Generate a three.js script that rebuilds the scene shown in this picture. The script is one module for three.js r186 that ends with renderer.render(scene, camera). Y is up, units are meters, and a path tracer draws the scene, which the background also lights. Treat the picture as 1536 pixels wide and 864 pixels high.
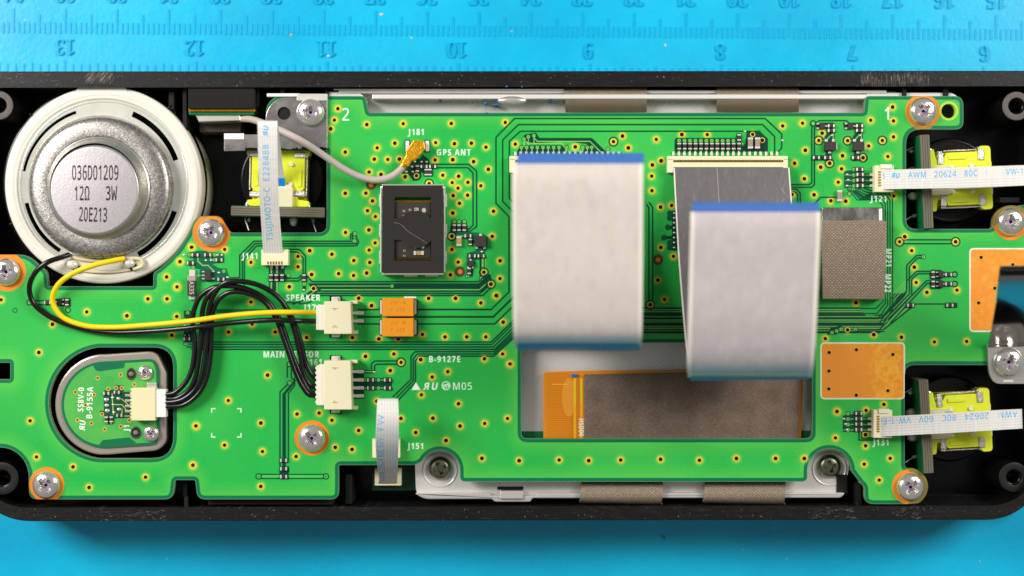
import * as THREE from 'three';
import { mergeGeometries, toCreasedNormals } from 'three/addons/utils/BufferGeometryUtils.js';
import { RoundedBoxGeometry } from 'three/addons/geometries/RoundedBoxGeometry.js';
import { TextGeometry } from 'three/addons/geometries/TextGeometry.js';
import { FontLoader } from 'three/addons/loaders/FontLoader.js';
import { RectAreaLightUniformsLib } from 'three/addons/lights/RectAreaLightUniformsLib.js';
import { Brush, Evaluator, SUBTRACTION } from 'three-bvh-csg';

// ---------- camera, light, exposure ----------
// Lengths below are written in "u": 1 u = 1/8.2 mm (one photograph pixel in the plane of the main board's top).
const U = 0.001 / 8.2, D = 2300, MAT = 115;          // camera 280 mm above the board, board 14 mm above the mat
const scene = new THREE.Scene();
const camera = new THREE.PerspectiveCamera(2 * Math.atan(432 / D) * 180 / Math.PI, 1536 / 864, 0.02, 5);
camera.position.set(0, (D + MAT) * U, 0);
camera.up.set(0, 0, -1);
camera.lookAt(0, 0, 0);
camera.focus = D * U * 0.998;
camera.userData.fStop = 7;
const renderer = new THREE.WebGLRenderer({ antialias: true });
renderer.toneMapping = THREE.LinearToneMapping;
renderer.toneMappingExposure = 1.0;
renderer.shadowMap.enabled = true;
scene.background = new THREE.Color(0.2, 0.198, 0.195);   // dim studio room round the table
RectAreaLightUniformsLib.init();
function softbox(x, y, z, w, h, power, c) {             // studio softbox out of frame
  const l = new THREE.RectAreaLight(new THREE.Color().setRGB(...c), power, w, h);
  l.position.set(x, y, z); l.lookAt(x > 0 ? 0.02 : -0.02, 0.014, 0.0); scene.add(l);
}
softbox(-0.34, 0.315, -0.17, 0.15, 0.22, 24, [1, 0.975, 0.94]);
softbox(0.34, 0.315, -0.17, 0.15, 0.22, 16.5, [1, 0.975, 0.94]);

// ---------- helpers ----------
let seed = 12345;
const rnd = () => ((seed = (seed * 1664525 + 1013904223) >>> 0) / 4294967296);
const rr = (a, b) => a + (b - a) * rnd();
const K = (h) => (D - h) / D;
const X = (px, h = 0) => (px - 768) * K(h), Z = (py, h = 0) => (py - 432) * K(h);   // where a thing of that height stands to be seen at that place
const origins = new Map(), counts = new Map();
function numbered(n) { const c = counts.get(n) ?? 0; counts.set(n, c + 1); return c ? `${n}_${String(c).padStart(3, '0')}` : n; }
function tag(o, label, category, group, kind) {
  if (label) o.userData.label = label;
  if (category) o.userData.category = category;
  if (group) o.userData.group = group;
  if (kind) o.userData.kind = kind;
  return o;
}
function thing(name, label, category, [px, py, h] = [768, 432, -MAT], group) {
  const o = new THREE.Group(); o.name = numbered(name);
  const og = [X(px, h), h, Z(py, h)];
  origins.set(o, og); o.position.set(og[0] * U, (og[1] + MAT) * U, og[2] * U);
  scene.add(o); return tag(o, label, category, group);
}
function rootOf(o) { while (o.parent && o.parent !== scene) o = o.parent; return o; }
function shaded(m) { m.castShadow = true; m.receiveShadow = true; return m; }
function part(parent, name, geo, mat, label) {
  const og = origins.get(rootOf(parent)) ?? [0, 0, 0], g = geo.clone();
  g.translate(-og[0], -og[1], -og[2]).scale(U, U, U);
  const m = shaded(new THREE.Mesh(g, mat)); m.name = name; parent.add(m);
  if (label) m.userData.label = label;
  return m;
}
function baked(geo) { const g = geo.clone(); g.scale(U, U, U); return g; }
function piece(parent, name, bakedGeo, mat, x, h, z, rot = 0) {     // shared geometry put at a place in u (within a thing)
  const og = origins.get(rootOf(parent)) ?? [0, 0, 0], m = shaded(new THREE.Mesh(bakedGeo, mat));
  m.name = name; m.position.set((x - og[0]) * U, (h - og[1]) * U, (z - og[2]) * U); m.rotation.y = rot; parent.add(m); return m;
}
function solo(name, label, category, geo, mat, at, group) {
  const m = shaded(new THREE.Mesh(undefined, mat)); m.name = numbered(name);
  const og = [X(at[0], at[2]), at[2], Z(at[1], at[2])], g = geo.clone();
  g.translate(-og[0], -og[1], -og[2]).scale(U, U, U); m.geometry = g; origins.set(m, og);
  m.position.set(og[0] * U, (og[1] + MAT) * U, og[2] * U); scene.add(m); return tag(m, label, category, group);
}
function copyOf(o, name, label, [px, py, h], rot = 0) {
  const c = o.clone(); c.name = numbered(name); if (label) c.userData.label = label;
  c.position.set(X(px, h) * U, (h + MAT) * U, Z(py, h) * U); c.rotation.y = rot; scene.add(c); return c;
}
// round the corners of a pixel polygon: entries [x, y, r]
function fillet(pts, n = 6) {
  const out = [], L = pts.length;
  for (let i = 0; i < L; i++) {
    const [x, y, r = 0] = pts[i], a = pts[(i + L - 1) % L], b = pts[(i + 1) % L];
    if (!r) { out.push([x, y]); continue; }
    const va = [a[0] - x, a[1] - y], vb = [b[0] - x, b[1] - y], la = Math.hypot(...va), lb = Math.hypot(...vb);
    const t = Math.min(r, la * 0.49, lb * 0.49), p = [x + va[0] / la * t, y + va[1] / la * t], q = [x + vb[0] / lb * t, y + vb[1] / lb * t];
    for (let k = 0; k <= n; k++) { const s = k / n, u = (1 - s) ** 2, v = 2 * s * (1 - s), w = s * s; out.push([u * p[0] + v * x + w * q[0], u * p[1] + v * y + w * q[1]]); }
  }
  return out;
}
function arcPts(cx, cy, r, a0, a1, n = 16, ry = r) { const o = []; for (let i = 0; i <= n; i++) { const a = (a0 + (a1 - a0) * i / n) * Math.PI / 180; o.push([cx + r * Math.cos(a), cy + ry * Math.sin(a)]); } return o; }
const circ = (cx, cy, r, n = 24) => arcPts(cx, cy, r, 0, 360 * (n - 1) / n, n - 1);
const rect = (x0, y0, x1, y1, r = 0) => fillet([[x0, y0, r], [x1, y0, r], [x1, y1, r], [x0, y1, r]], 4);
function toShape(pts, h, T = THREE.Shape) { const s = new T(); pts.forEach(([x, y], i) => (i ? s.lineTo(X(x, h), -Z(y, h)) : s.moveTo(X(x, h), -Z(y, h)))); s.closePath(); return s; }
function poly(pts, top, th, { holes = [], bevel = 0 } = {}) {      // an upright slab with the outline of the pixel polygon
  const s = toShape(pts, top); for (const h of holes) s.holes.push(toShape(h, top, THREE.Path));
  const b = Math.min(bevel, th * 0.45);
  const g = new THREE.ExtrudeGeometry(s, { depth: th - 2 * b, bevelEnabled: b > 0, bevelThickness: b, bevelSize: b, bevelOffset: -b, bevelSegments: 2, curveSegments: 8 });
  g.rotateX(-Math.PI / 2); g.translate(0, top - th + b, 0); return g;
}
function box(x0, y0, x1, y1, top, th, r = 0.8) {
  const w = (x1 - x0) * K(top), d = (y1 - y0) * K(top), g = new RoundedBoxGeometry(w, th, d, 2, Math.min(r, w * 0.45, d * 0.45, th * 0.45));
  g.translate(X((x0 + x1) / 2, top), top - th / 2, Z((y0 + y1) / 2, top)); return g;
}
function rbox(w, th, d, r = 0.8, x = 0, y = 0, z = 0, seg = 1) { const g = new RoundedBoxGeometry(w, th, d, seg, Math.min(r, w * 0.45, d * 0.45, th * 0.45)); g.translate(x, y, z); return g; }
function lathe(profile, px, py, h, n = 64) { const g = new THREE.LatheGeometry(profile.map(([r, y]) => new THREE.Vector2(r, y)), n); g.translate(X(px, h), 0, Z(py, h)); return g; }
function curve(pts) { return new THREE.CatmullRomCurve3(pts.map(([x, y, h]) => new THREE.Vector3(X(x, h), h, Z(y, h))), false, 'centripetal'); }
function tube(pts, r, seg = 80, rs = 12) {
  const c = curve(pts), g = new THREE.TubeGeometry(c, seg, r, rs), caps = [];
  for (const e of [0, 1]) { const s = new THREE.CircleGeometry(r, rs), t = c.getTangent(e).multiplyScalar(e ? 1 : -1); s.applyQuaternion(new THREE.Quaternion().setFromUnitVectors(new THREE.Vector3(0, 0, 1), t)); s.translate(...c.getPoint(e).toArray()); caps.push(s); }
  return merge([g, ...caps]);
}
function merge(list) { return mergeGeometries(list.map((g) => { const n = g.index ? g.toNonIndexed() : g.clone(); for (const k of Object.keys(n.attributes)) if (!['position', 'normal', 'uv'].includes(k)) n.deleteAttribute(k); return n; })); }
// a strip with thickness between two rails; u runs along, v across (left rail = 1)
function band(rails, th, n = 60) {          // rails: [xl, yl, xr, yr, h] in pixels
  const L = curve(rails.map((r) => [r[0], r[1], r[4]])), R = curve(rails.map((r) => [r[2], r[3], r[5] ?? r[4]]));
  const pos = [], uv = [], idx = [], lp = [], rp = [];
  for (let i = 0; i <= n; i++) { lp.push(L.getPoint(i / n)); rp.push(R.getPoint(i / n)); }
  let len = [0]; for (let i = 1; i <= n; i++) len.push(len[i - 1] + lp[i].distanceTo(lp[i - 1]));
  for (let side = 0; side < 2; side++) for (let i = 0; i <= n; i++) {
    const a = lp[Math.max(0, i - 1)], b = lp[Math.min(n, i + 1)], t = b.clone().sub(a), w = rp[i].clone().sub(lp[i]), nn = w.clone().cross(t).normalize().multiplyScalar(side ? -th / 2 : th / 2);
    for (let k = 0; k <= 4; k++) { const p = lp[i].clone().lerp(rp[i], k / 4).add(nn); pos.push(p.x, p.y, p.z); uv.push(len[i] / len[n], 1 - k / 4); }
  }
  const at = (s, i, k) => s * (n + 1) * 5 + i * 5 + k;
  for (let i = 0; i < n; i++) for (let k = 0; k < 4; k++) {
    idx.push(at(0, i, k), at(0, i, k + 1), at(0, i + 1, k), at(0, i, k + 1), at(0, i + 1, k + 1), at(0, i + 1, k));
    idx.push(at(1, i, k), at(1, i + 1, k), at(1, i, k + 1), at(1, i, k + 1), at(1, i + 1, k), at(1, i + 1, k + 1));
  }
  for (let i = 0; i < n; i++) for (const k of [0, 4]) idx.push(at(0, i, k), at(0, i + 1, k), at(1, i, k), at(0, i + 1, k), at(1, i + 1, k), at(1, i, k));
  for (const i of [0, n]) for (let k = 0; k < 4; k++) idx.push(at(0, i, k), at(1, i, k), at(0, i, k + 1), at(1, i, k), at(1, i, k + 1), at(0, i, k + 1));
  const g = new THREE.BufferGeometry(); g.setAttribute('position', new THREE.Float32BufferAttribute(pos, 3)); g.setAttribute('uv', new THREE.Float32BufferAttribute(uv, 2)); g.setIndex(idx);
  g.computeVertexNormals(); return toCreasedNormals(g, 0.9);
}
function planar(g, x0, z0, x1, z1) {       // uv from the plan, in u
  const p = g.attributes.position, uv = new Float32Array(p.count * 2);
  for (let i = 0; i < p.count; i++) { uv[2 * i] = (p.getX(i) - x0) / (x1 - x0); uv[2 * i + 1] = 1 - (p.getZ(i) - z0) / (z1 - z0); }
  g.setAttribute('uv', new THREE.BufferAttribute(uv, 2)); return g;
}
const tiled = (g, s) => planar(g, 0, s, s, 0);
// ---------- textures and materials ----------
function canvas(w, h, draw) { const c = document.createElement('canvas'); c.width = w; c.height = h; draw(c.getContext('2d'), w, h); return c; }
function tex(c, srgb = true, wrap = false) { const t = new THREE.CanvasTexture(c); if (srgb) t.colorSpace = THREE.SRGBColorSpace; t.magFilter = THREE.LinearFilter; if (wrap) t.wrapS = t.wrapT = THREE.RepeatWrapping; return t; }
function noiseData(n, octaves, s) {       // tileable value noise, 0..1
  const out = new Float32Array(n * n); let st = s * 7919 + 17; const r = () => ((st = (st * 1664525 + 1013904223) >>> 0) / 4294967296); let tot = 0;
  for (const [cells, amp] of octaves) {
    const g = Float32Array.from({ length: cells * cells }, r); tot += amp;
    for (let y = 0; y < n; y++) for (let x = 0; x < n; x++) {
      const fx = x / n * cells, fy = y / n * cells, ix = fx | 0, iy = fy | 0, jx = (ix + 1) % cells, jy = (iy + 1) % cells; let a = fx - ix, b = fy - iy; a = a * a * (3 - 2 * a); b = b * b * (3 - 2 * b);
      out[y * n + x] += amp * ((g[iy * cells + ix] * (1 - a) + g[iy * cells + jx] * a) * (1 - b) + (g[jy * cells + ix] * (1 - a) + g[jy * cells + jx] * a) * b);
    }
  }
  return out.map((v) => v / tot);
}
function noiseTex(n, octaves, s, lo, hi, srgb = false) {
  const d = noiseData(n, octaves, s), a = new Uint8Array(n * n * 4);
  for (let i = 0; i < n * n; i++) { for (let c = 0; c < 3; c++) a[4 * i + c] = Math.max(0, Math.min(255, (Array.isArray(lo) ? lo[c] + (hi[c] - lo[c]) * d[i] : lo + (hi - lo) * d[i]))); a[4 * i + 3] = 255; }
  const t = new THREE.DataTexture(a, n, n); t.magFilter = THREE.LinearFilter; t.wrapS = t.wrapT = THREE.RepeatWrapping; if (srgb) t.colorSpace = THREE.SRGBColorSpace; t.needsUpdate = true; return t;
}
function rep(t, s) { const c = t.clone(); c.repeat.set(s, s); c.needsUpdate = true; return c; }
const grainT = noiseTex(256, [[128, 1], [64, 0.7], [16, 0.6]], 3, 60, 255);
const cloudT = noiseTex(256, [[8, 1], [24, 0.6], [90, 0.3]], 5, 70, 255);
const std = (color, roughness, metalness = 0, extra = {}) => new THREE.MeshPhysicalMaterial({ color, roughness, metalness, specularIntensity: 0.6, ...extra });
const M = {
  black: std(0x060606, 0.34, 0, { roughnessMap: cloudT }),
  blackGloss: std(0x080808, 0.25),
  blackMatt: std(0x141312, 0.7),
  foam: std(0x211d1a, 0.95, 0, { bumpMap: grainT, bumpScale: 0.0001 }),
  wireBlack: std(0x0d0b0a, 0.26, 0, { specularIntensity: 1 }),
  wireYellow: std(0xf2cf10, 0.4),
  coax: std(0xb8aca4, 0.45),
  steel: std(0xb9b4ae, 0.36, 1, { roughnessMap: cloudT }),
  zinc: std(0xcfcdc2, 0.34, 0.85),
  bright: std(0xe6e2da, 0.3, 0.75),
  tin: std(0xe8e0d6, 0.3, 0.35),
  gold: std(0xe0a020, 0.36, 0.65, { roughnessMap: cloudT }),
  goldPad: std(0xf0a040, 0.42, 0.25),
  viaGold: std(0xeabb3e, 0.5, 0.1),
  holeBlack: std(0x020202, 0.9),
  cream: std(0xe9e0ba, 0.5),
  creamPale: std(0xebe5d2, 0.5),
  white: std(0xe9e6e0, 0.5),
  chip: std(0x3a322f, 0.6),
  resistor: std(0x3b302d, 0.55),
  tan: std(0xb8925c, 0.5),
  lime: std(0xdfe734, 0.4),
  orange: std(0xf59a1c, 0.45),
  fr4: std(0x8c8160, 0.7),
  pcbEdge: std(0x6f6858, 0.75, 0, { roughnessMap: cloudT }),
  pcbGreen: std(0x0c6b3a, 0.4),
  blueTape: std(0x4c6fb6, 0.45),
  blueBend: std(0x3f86b2, 0.4),
  blueMark: std(0x0a86e0, 0.45),
  dust: std(0x1a6fd0, 0.6),
  purple: std(0xbfa8c6, 0.35, 0.4),
};
// ---------- the cutting mat ----------
{
  const mat = std(0x00a0d4, 0.46, 0, { specularIntensity: 0.9, roughnessMap: noiseTex(256, [[6, 1], [40, 0.4], [128, 0.5]], 9, 110, 235), bumpMap: noiseTex(256, [[128, 1], [60, 0.5]], 11, 0, 255), bumpScale: 0.00002 });
  mat.map = noiseTex(256, [[4, 1], [12, 0.5], [100, 0.25]], 12, [6, 168, 212], [14, 192, 232], true); mat.color.set(0xffffff);
  const g = new THREE.BoxGeometry(6200, 16, 4600); g.translate(0, -MAT - 8, 0); tiled(g, 420);
  const m = solo('cutting_mat', 'bright blue mat with raised ruler ticks and numbers, lying under the black case', 'mat', g, mat, [768, 432, -MAT]);
  const font = await new FontLoader().loadAsync('fonts/droid/droid_serif_regular.typeface.json');
  const H = -MAT, S = 1 / K(H), relief = std(0x00aede, 0.4), tilt = 0.0068;
  const ticks = [];
  const tick = (px, py, lenPx) => { const g2 = new THREE.BoxGeometry(2.6 * S, 1.5, lenPx * S); g2.rotateY(-tilt); g2.translate(X(px, H), H + 0.4, Z(py - lenPx / 2, H)); ticks.push(g2); };
  for (let i = -60; i < 260; i++) { const px = 20.5 + i * 7.755, base = 50.5 + px * tilt; tick(px, base, i % 10 === 0 ? 40 : i % 5 === 0 ? 31 : 18); }
  for (let i = -40; i < 160; i++) { const px = 97 + i * 12.31, k = ((i % 16) + 16) % 16, base = 122 + px * tilt; tick(px, base, k === 0 ? 34 : k % 8 === 0 ? 31 : k % 4 === 0 ? 30 : 28); }
  tag(m, null, null, null, 'structure'); const tm = part(m, 'ruler_tick', merge(ticks), relief); tm.userData.kind = 'stuff';
  const num = (txt, px, py, hPx) => {
    const t = new TextGeometry(txt, { font, size: hPx * S * 0.95, depth: 2.2, curveSegments: 3, bevelEnabled: true, bevelSize: 0.4, bevelThickness: 0.4, bevelSegments: 1 });
    t.computeBoundingBox(); const b = t.boundingBox; t.translate(-(b.min.x + b.max.x) / 2, -(b.min.y + b.max.y) / 2, 0); t.scale(0.82, 1, 1);
    t.rotateX(-Math.PI / 2); t.rotateY(Math.PI - tilt); t.translate(X(px, H), H + 0.2, Z(py, H)); part(m, 'number', t, relief);
  };
  for (const [x, y, r, col] of [[437, 53, 2.2, 0xc9a868], [572, 22, 2.4, 0xd9cfc0], [617, 57, 1.4, 0xd9cfc0], [767, 47, 1.3, 0xd9b8a8], [998, 68, 1.6, 0xe6d8d8], [493, 84, 1.8, 0xd6e4e4], [1115, 824, 1.6, 0x6fc4dc], [1469, 843, 1.6, 0x6fc4dc], [995, 806, 3, 0x3a8fb0], [38, 30, 1, 0xe8e8e8], [1180, 838, 1, 0xbfe4ee], [250, 838, 1.1, 0xa8dcea]]) part(m, 'dust_speck', new THREE.SphereGeometry(r, 8, 6).scale(1.5, 0.5, 0.8).rotateY(x).translate(X(x, H), H + 0.5, Z(y, H)), std(col, 0.7));
  [[14, -99], [13, 98], [12, 292], [11, 490], [10, 685], [9, 882], [8, 1080], [7, 1278], [6, 1476]].forEach(([n, px]) => num(String(n), px, 70.5 + px * tilt, 27));
  for (let n = 34; n >= 15; n--) num(String(n), 20 + (34 - n) * 77.55, -9 + (20 + (34 - n) * 77.55) * tilt, 28);
}
// ---------- the black plastic case ----------
const outer = [[-52, 107, 30], [1568, 106, 30], [1568, 700], ...arcPts(1480, 692, 88, 4, 90, 14), ...arcPts(45, 685, 97, 90, 178, 14)];
const inner = [[-38, 130, 8], [1561, 127.5, 8], [1561, 690], ...arcPts(1486, 685, 75, 4, 90, 14), ...arcPts(40, 685, 78, 90, 178, 14)];
{
  const rim = canvas(2048, 1024, (c, w, h) => {
    c.fillStyle = '#100f0e'; c.fillRect(0, 0, w, h); c.scale(w / 1640, h / 720); c.translate(60, -90);
    for (let i = 0; i < 2600; i++) { const top = rnd() < 0.5, x = rr(-55, 1570), y = top ? rr(106, 131) : rr(758, 783), a = rr(0.02, 0.1); c.fillStyle = `rgba(190,165,150,${a})`; c.fillRect(x, y, rr(2, 26), rr(0.4, 0.9)); }
    for (let i = 0; i < 700; i++) { const top = rnd() < 0.5, x = rr(-55, 1570), y = top ? rr(106, 131) : rr(758, 783); c.fillStyle = `rgba(225,195,165,${rr(0.15, 0.65)})`; c.beginPath(); c.arc(x, y, rr(0.3, 0.9), 0, 7); c.fill(); }
    for (const [x0, x1, y0, y1, n] of [[1290, 1392, 107, 127, 260], [150, 250, 764, 781, 110], [1210, 1280, 760, 779, 110], [1335, 1375, 760, 778, 60], [128, 168, 112, 128, 120], [0, 90, 108, 128, 60]]) for (let i = 0; i < n; i++) {
      c.strokeStyle = `rgba(215,195,180,${rr(0.08, 0.35)})`; c.lineWidth = rr(0.4, 1.1); const x = rr(x0, x1), y = rr(y0, y1); c.beginPath(); c.moveTo(x, y); x0 === 1290 ? c.lineTo(x + rr(-0.5, 0.5), y + rr(3, 12)) : x0 === 128 ? c.lineTo(x + 6, y - 7) : c.lineTo(x + rr(1, 7), y + rr(-1, 1)); c.stroke();
    }
    c.fillStyle = '#0c0a0a'; for (const x of [245, 511, 1120, 1160]) c.fillRect(x, 107, 1, 21); for (const x of [265, 486, 1175, 1214, 1421, 1461]) c.fillRect(x, 763, 1, 19);
  });
  const wallM = std(0xffffff, 0.42, 0, { map: tex(rim), bumpMap: rep(grainT, 14), bumpScale: 0.00004 });
  const t = thing('plastic_case', 'open black plastic case half that holds the green circuit board', 'case', [768, 432, -MAT]);
  const g = poly(outer, 6, 121, { holes: [inner], bevel: 1.6 }); planar(g, -828, -342, 812, 378);
  part(t, 'wall', g, wallM);
  part(t, 'floor', poly(inner.map(([x, y]) => [x + (x > 700 ? 2 : -2), y + (y > 400 ? 2 : -2)]), -98, 14), M.black);
  for (const [x0, y0, x1, y1] of [[128, 112, 167, 127.5], [1296, 108, 1384, 127]]) { const p = box(x0, y0, x1, y1, 6.6, 3, 0.5); part(t, 'rim_pad', planar(p, -828, -342, 812, 378), wallM); }
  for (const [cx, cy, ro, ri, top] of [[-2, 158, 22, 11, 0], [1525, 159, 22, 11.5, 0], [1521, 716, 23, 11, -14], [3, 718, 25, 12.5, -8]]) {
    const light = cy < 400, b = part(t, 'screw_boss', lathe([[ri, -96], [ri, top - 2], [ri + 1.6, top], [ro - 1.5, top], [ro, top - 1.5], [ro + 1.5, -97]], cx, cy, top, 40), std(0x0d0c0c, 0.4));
    part(b, 'boss_rim', lathe([[ri + 1, top - 0.5], [ri + 2, top + 0.4], [ro - 2, top + 0.4], [ro - 0.6, top - 0.6]], cx, cy, top, 40), light ? std(0x625a56, 0.55, 0, { bumpMap: grainT, bumpScale: 0.00005 }) : std(0x1d1b1a, 0.45));  // lighter grey on the upper two puts their lighting and scuffing into the colour
    part(b, 'threaded_hole', lathe([[0.1, top - 26], [ri * 0.7, top - 26], [ri * 0.7, top - 6], [ri, top - 5]], cx, cy, top, 32), M.black);
  }
  for (const [x0, y0, x1, y1, top] of [[253, 138, 261, 164, -12], [254, 164, 264, 178, -20], [274, 130, 280, 204, -8], [276, 745, 282, 764, -10], [274, 722, 281, 746, -18], [1285, 726, 1292, 760, -14], [1415, 128, 1423, 144, -8], [1354, 128, 1360, 144, -6], [518, 712, 528, 756, -20], [420, 128, 427, 142, -8], [488, 128, 493, 146, -8], [312, 749, 500, 757, -14], [0, 545, 14, 560, -40], [384, 128, 388, 160, -10]]) part(t, 'rib', box(x0, y0, x1, y1, top, 98 + top, 0.8), M.blackMatt);
  part(t, 'rib', box(1500, 296, 1530, 304, -20, 30), M.blackMatt);
  part(t, 'ledge', box(1380, 742, 1560, 752, -60, 38), M.black);
}
// ---------- main circuit board ----------
const boardOutline = [
  ...fillet([[-34, 382], [40, 382, 12], [70, 407, 6], [72, 429.5, 2], [230, 429.5, 2], [230, 409, 5], [241, 402, 5], [267, 378, 20], [284, 350, 20], [291, 331, 8], [301, 324, 5], [330, 324, 6], [337, 336, 8], [345, 349, 6], [490, 349, 12], [490, 226], [399, 226], [399, 160, 8], [412, 144, 12], [548, 144, 6], [553, 169, 3], [1296, 169, 3], [1298, 144, 6], [1445, 144, 14], [1445, 194, 12], [1359, 194, 22], [1359, 343.5, 15], [1486, 343.5, 8], [1490, 339]], 5),
  ...arcPts(1517, 336, 28, 170, 285, 12), ...fillet([[1550, 305], [1550, 547.5], [1357, 547.5, 15], [1357, 700, 4], [1362, 703]], 5),
  ...arcPts(1364, 730, 28, -80, 62, 14), ...fillet([[1360, 756], [1297, 756, 14], [1297, 729, 6], [1284, 721, 8]], 5),
  ...arcPts(1244, 706, 33, 0, -180, 16), ...fillet([[1211, 706], [1211, 722.5, 12], [690, 722.5, 14], [690, 706]], 5), ...arcPts(660, 705, 30, -2, -150, 14),
  ...fillet([[636, 690], [624, 697.5, 8], [508, 697.5, 3], [508, 749, 12], [296, 749, 12], [293, 720, 3], [262.5, 720, 3], [259, 749, 12], [44, 749, 13], [43, 706]], 5),
  ...arcPts(0, 714, 43, -8, -88, 10), [-34, 671],
];
const holeD = [...fillet([[150, 521], [260, 521, 30], [260, 688, 34], [150, 688]], 7), ...arcPts(157, 604.5, 84, 97, 263, 24)];
const holeWindow = rect(782, 514, 1218, 658, 9), holeSlot = rect(-20, 544, 15.5, 569, 2), holeDowel = circ(1423, 166.5, 11);
const ringed = [], vias = [], padHoles = [];
function V(ox, oy, list, sc = 4.8, to = vias) { for (let i = 0; i < list.length; i += 2) to.push([ox + list[i] / sc, oy + list[i + 1] / sc]); }
V(0, 280, [1380, 435, 1295, 540, 1200, 650, 1275, 722, 1065, 808, 1203, 808, 8, 815]);
V(0, 420, [625, 230, 914, 258, 1273, 263, 378, 319, 1237, 397, 280, 522]);
V(0, 500, [217, 630, 1411, 667]);
V(0, 640, [263, 218, 526, 290, 642, 438, 1048, 364, 1389, 278]);
V(260, 120, [1185, 207, 1160, 289, 1133, 352, 1393, 321, 1468, 489, 1238, 519, 1447, 570, 1410, 663, 1495, 680, 1238, 816, 1386, 815]);
V(260, 280, [1434, 103, 1398, 173, 1455, 216, 1408, 312, 1240, 330, 1453, 405, 1410, 457, 982, 461, 1142, 487, 1300, 532, 1415, 546, 898, 502, 898, 577, 559, 545, 996, 633, 1190, 626, 1298, 640, 1392, 622]);
V(260, 280, [835, 721, 1010, 733, 132, 437, 370, 452, 48, 540, 27, 722, 559, 831, 1335, 803, 1428, 857]);
V(260, 420, [398, 375, 734, 375, 679, 685, 1384, 550, 1290, 415, 1480, 425, 568, 318, 960, 415]);
V(260, 580, [396, 100, 164, 284, 369, 421, 141, 567, 630, 262, 642, 467, 630, 718, 891, 197, 1050, 190, 1142, 242, 1335, 315, 1166, 437, 1287, 452, 884, 503]);
V(460, 420, [878, 132, 1072, 132, 1365, 113, 1254, 165, 1415, 304, 833, 392, 996, 410, 1153, 410, 1290, 410, 660, 425, 628, 533, 602, 652, 821, 573, 1280, 567, 1411, 533, 1465, 604, 1016, 660, 904, 699, 826, 827]);
V(500, 560, [901, 219, 487, 325, 717, 323, 593, 426, 912, 380, 1090, 361, 1254, 325, 811, 484, 1070, 612, 1338, 629, 313, 200]);
V(520, 120, [407, 315, 753, 313, 1142, 306, 347, 455, 641, 451, 776, 459, 898, 455, 1003, 484, 296, 572, 380, 570, 637, 576, 764, 574, 914, 588, 1020, 643, 421, 697, 692, 686, 806, 693, 760, 739, 873, 737, 802, 779, 966, 762, 766, 833, 871, 830, 1214, 462]);
V(520, 260, [812, 216, 764, 286, 1057, 273, 1048, 454, 1105, 630, 1104, 758, 757, 549, 803, 639, 747, 731]);
V(740, 160, [590, 290, 930, 212, 972, 297, 1173, 236, 1357, 201, 1145, 420, 1208, 390, 1140, 500, 1142, 605, 1204, 723, 1284, 711]);
V(740, 340, [22, 496, 1206, 150, 1297, 214, 1185, 385, 1232, 524]);
V(740, 500, [120, 222]);
V(960, 120, [484, 393, 811, 392, 880, 434, 1027, 331, 1170, 311, 1190, 506, 1113, 600, 1183, 711, 1095, 824, 1253, 827, 1311, 383, 1301, 628, 1427, 736, 1458, 546, 1451, 640]);
V(960, 280, [1374, 102, 1481, 105]); V(960, 460, [1334, 230, 1494, 168, 1418, 755]);
V(960, 620, [148, 331, 428, 338, 694, 325, 976, 325, 1183, 325, 1407, 177]);
V(512, 680, [980, 30, 1113, 33, 1257, 30], 3);
V(1216, 120, [590, 195, 596, 295, 432, 290, 418, 475, 596, 410, 555, 551, 598, 836]);
V(1216, 280, [326, 836, 677, 361, 727, 461, 746, 580, 759, 690, 837, 761, 1053, 745]);
V(1216, 460, [454, 201, 653, 220, 890, 254, 1123, 250, 527, 704, 398, 747, 190, 757]);
V(1216, 600, [394, 250, 395, 330, 572, 420, 493, 577, 385, 462]);
V(460, 420, [1327, 30, 680, 593], 4.8, ringed); V(520, 120, [503, 690, 594, 746], 4.8, ringed); V(520, 260, [757, 452, 988, 712], 4.8, ringed);
V(740, 160, [865, 252], 4.8, ringed); V(740, 340, [1130, 562], 4.8, ringed); V(960, 120, [1287, 436, 1365, 600, 1495, 437], 4.8, ringed);
V(1216, 120, [516, 436, 377, 560], 4.8, ringed); V(1216, 280, [640, 397, 1043, 397], 4.8, ringed);
V(1216, 280, [1227, 509, 1455, 562, 1325, 731, 1209, 837], 4.8, padHoles); V(1216, 460, [133, 330, 329, 310, 592, 344, 132, 463, 130, 592, 328, 637, 556, 605], 4.8, padHoles);
const boardScrews = [[317, 349, 29], [10, 408, 30], [70, 727, 27], [468, 657, 27], [1384, 167, 27], [1516, 334, 27], [1364, 730, 27]];
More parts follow.
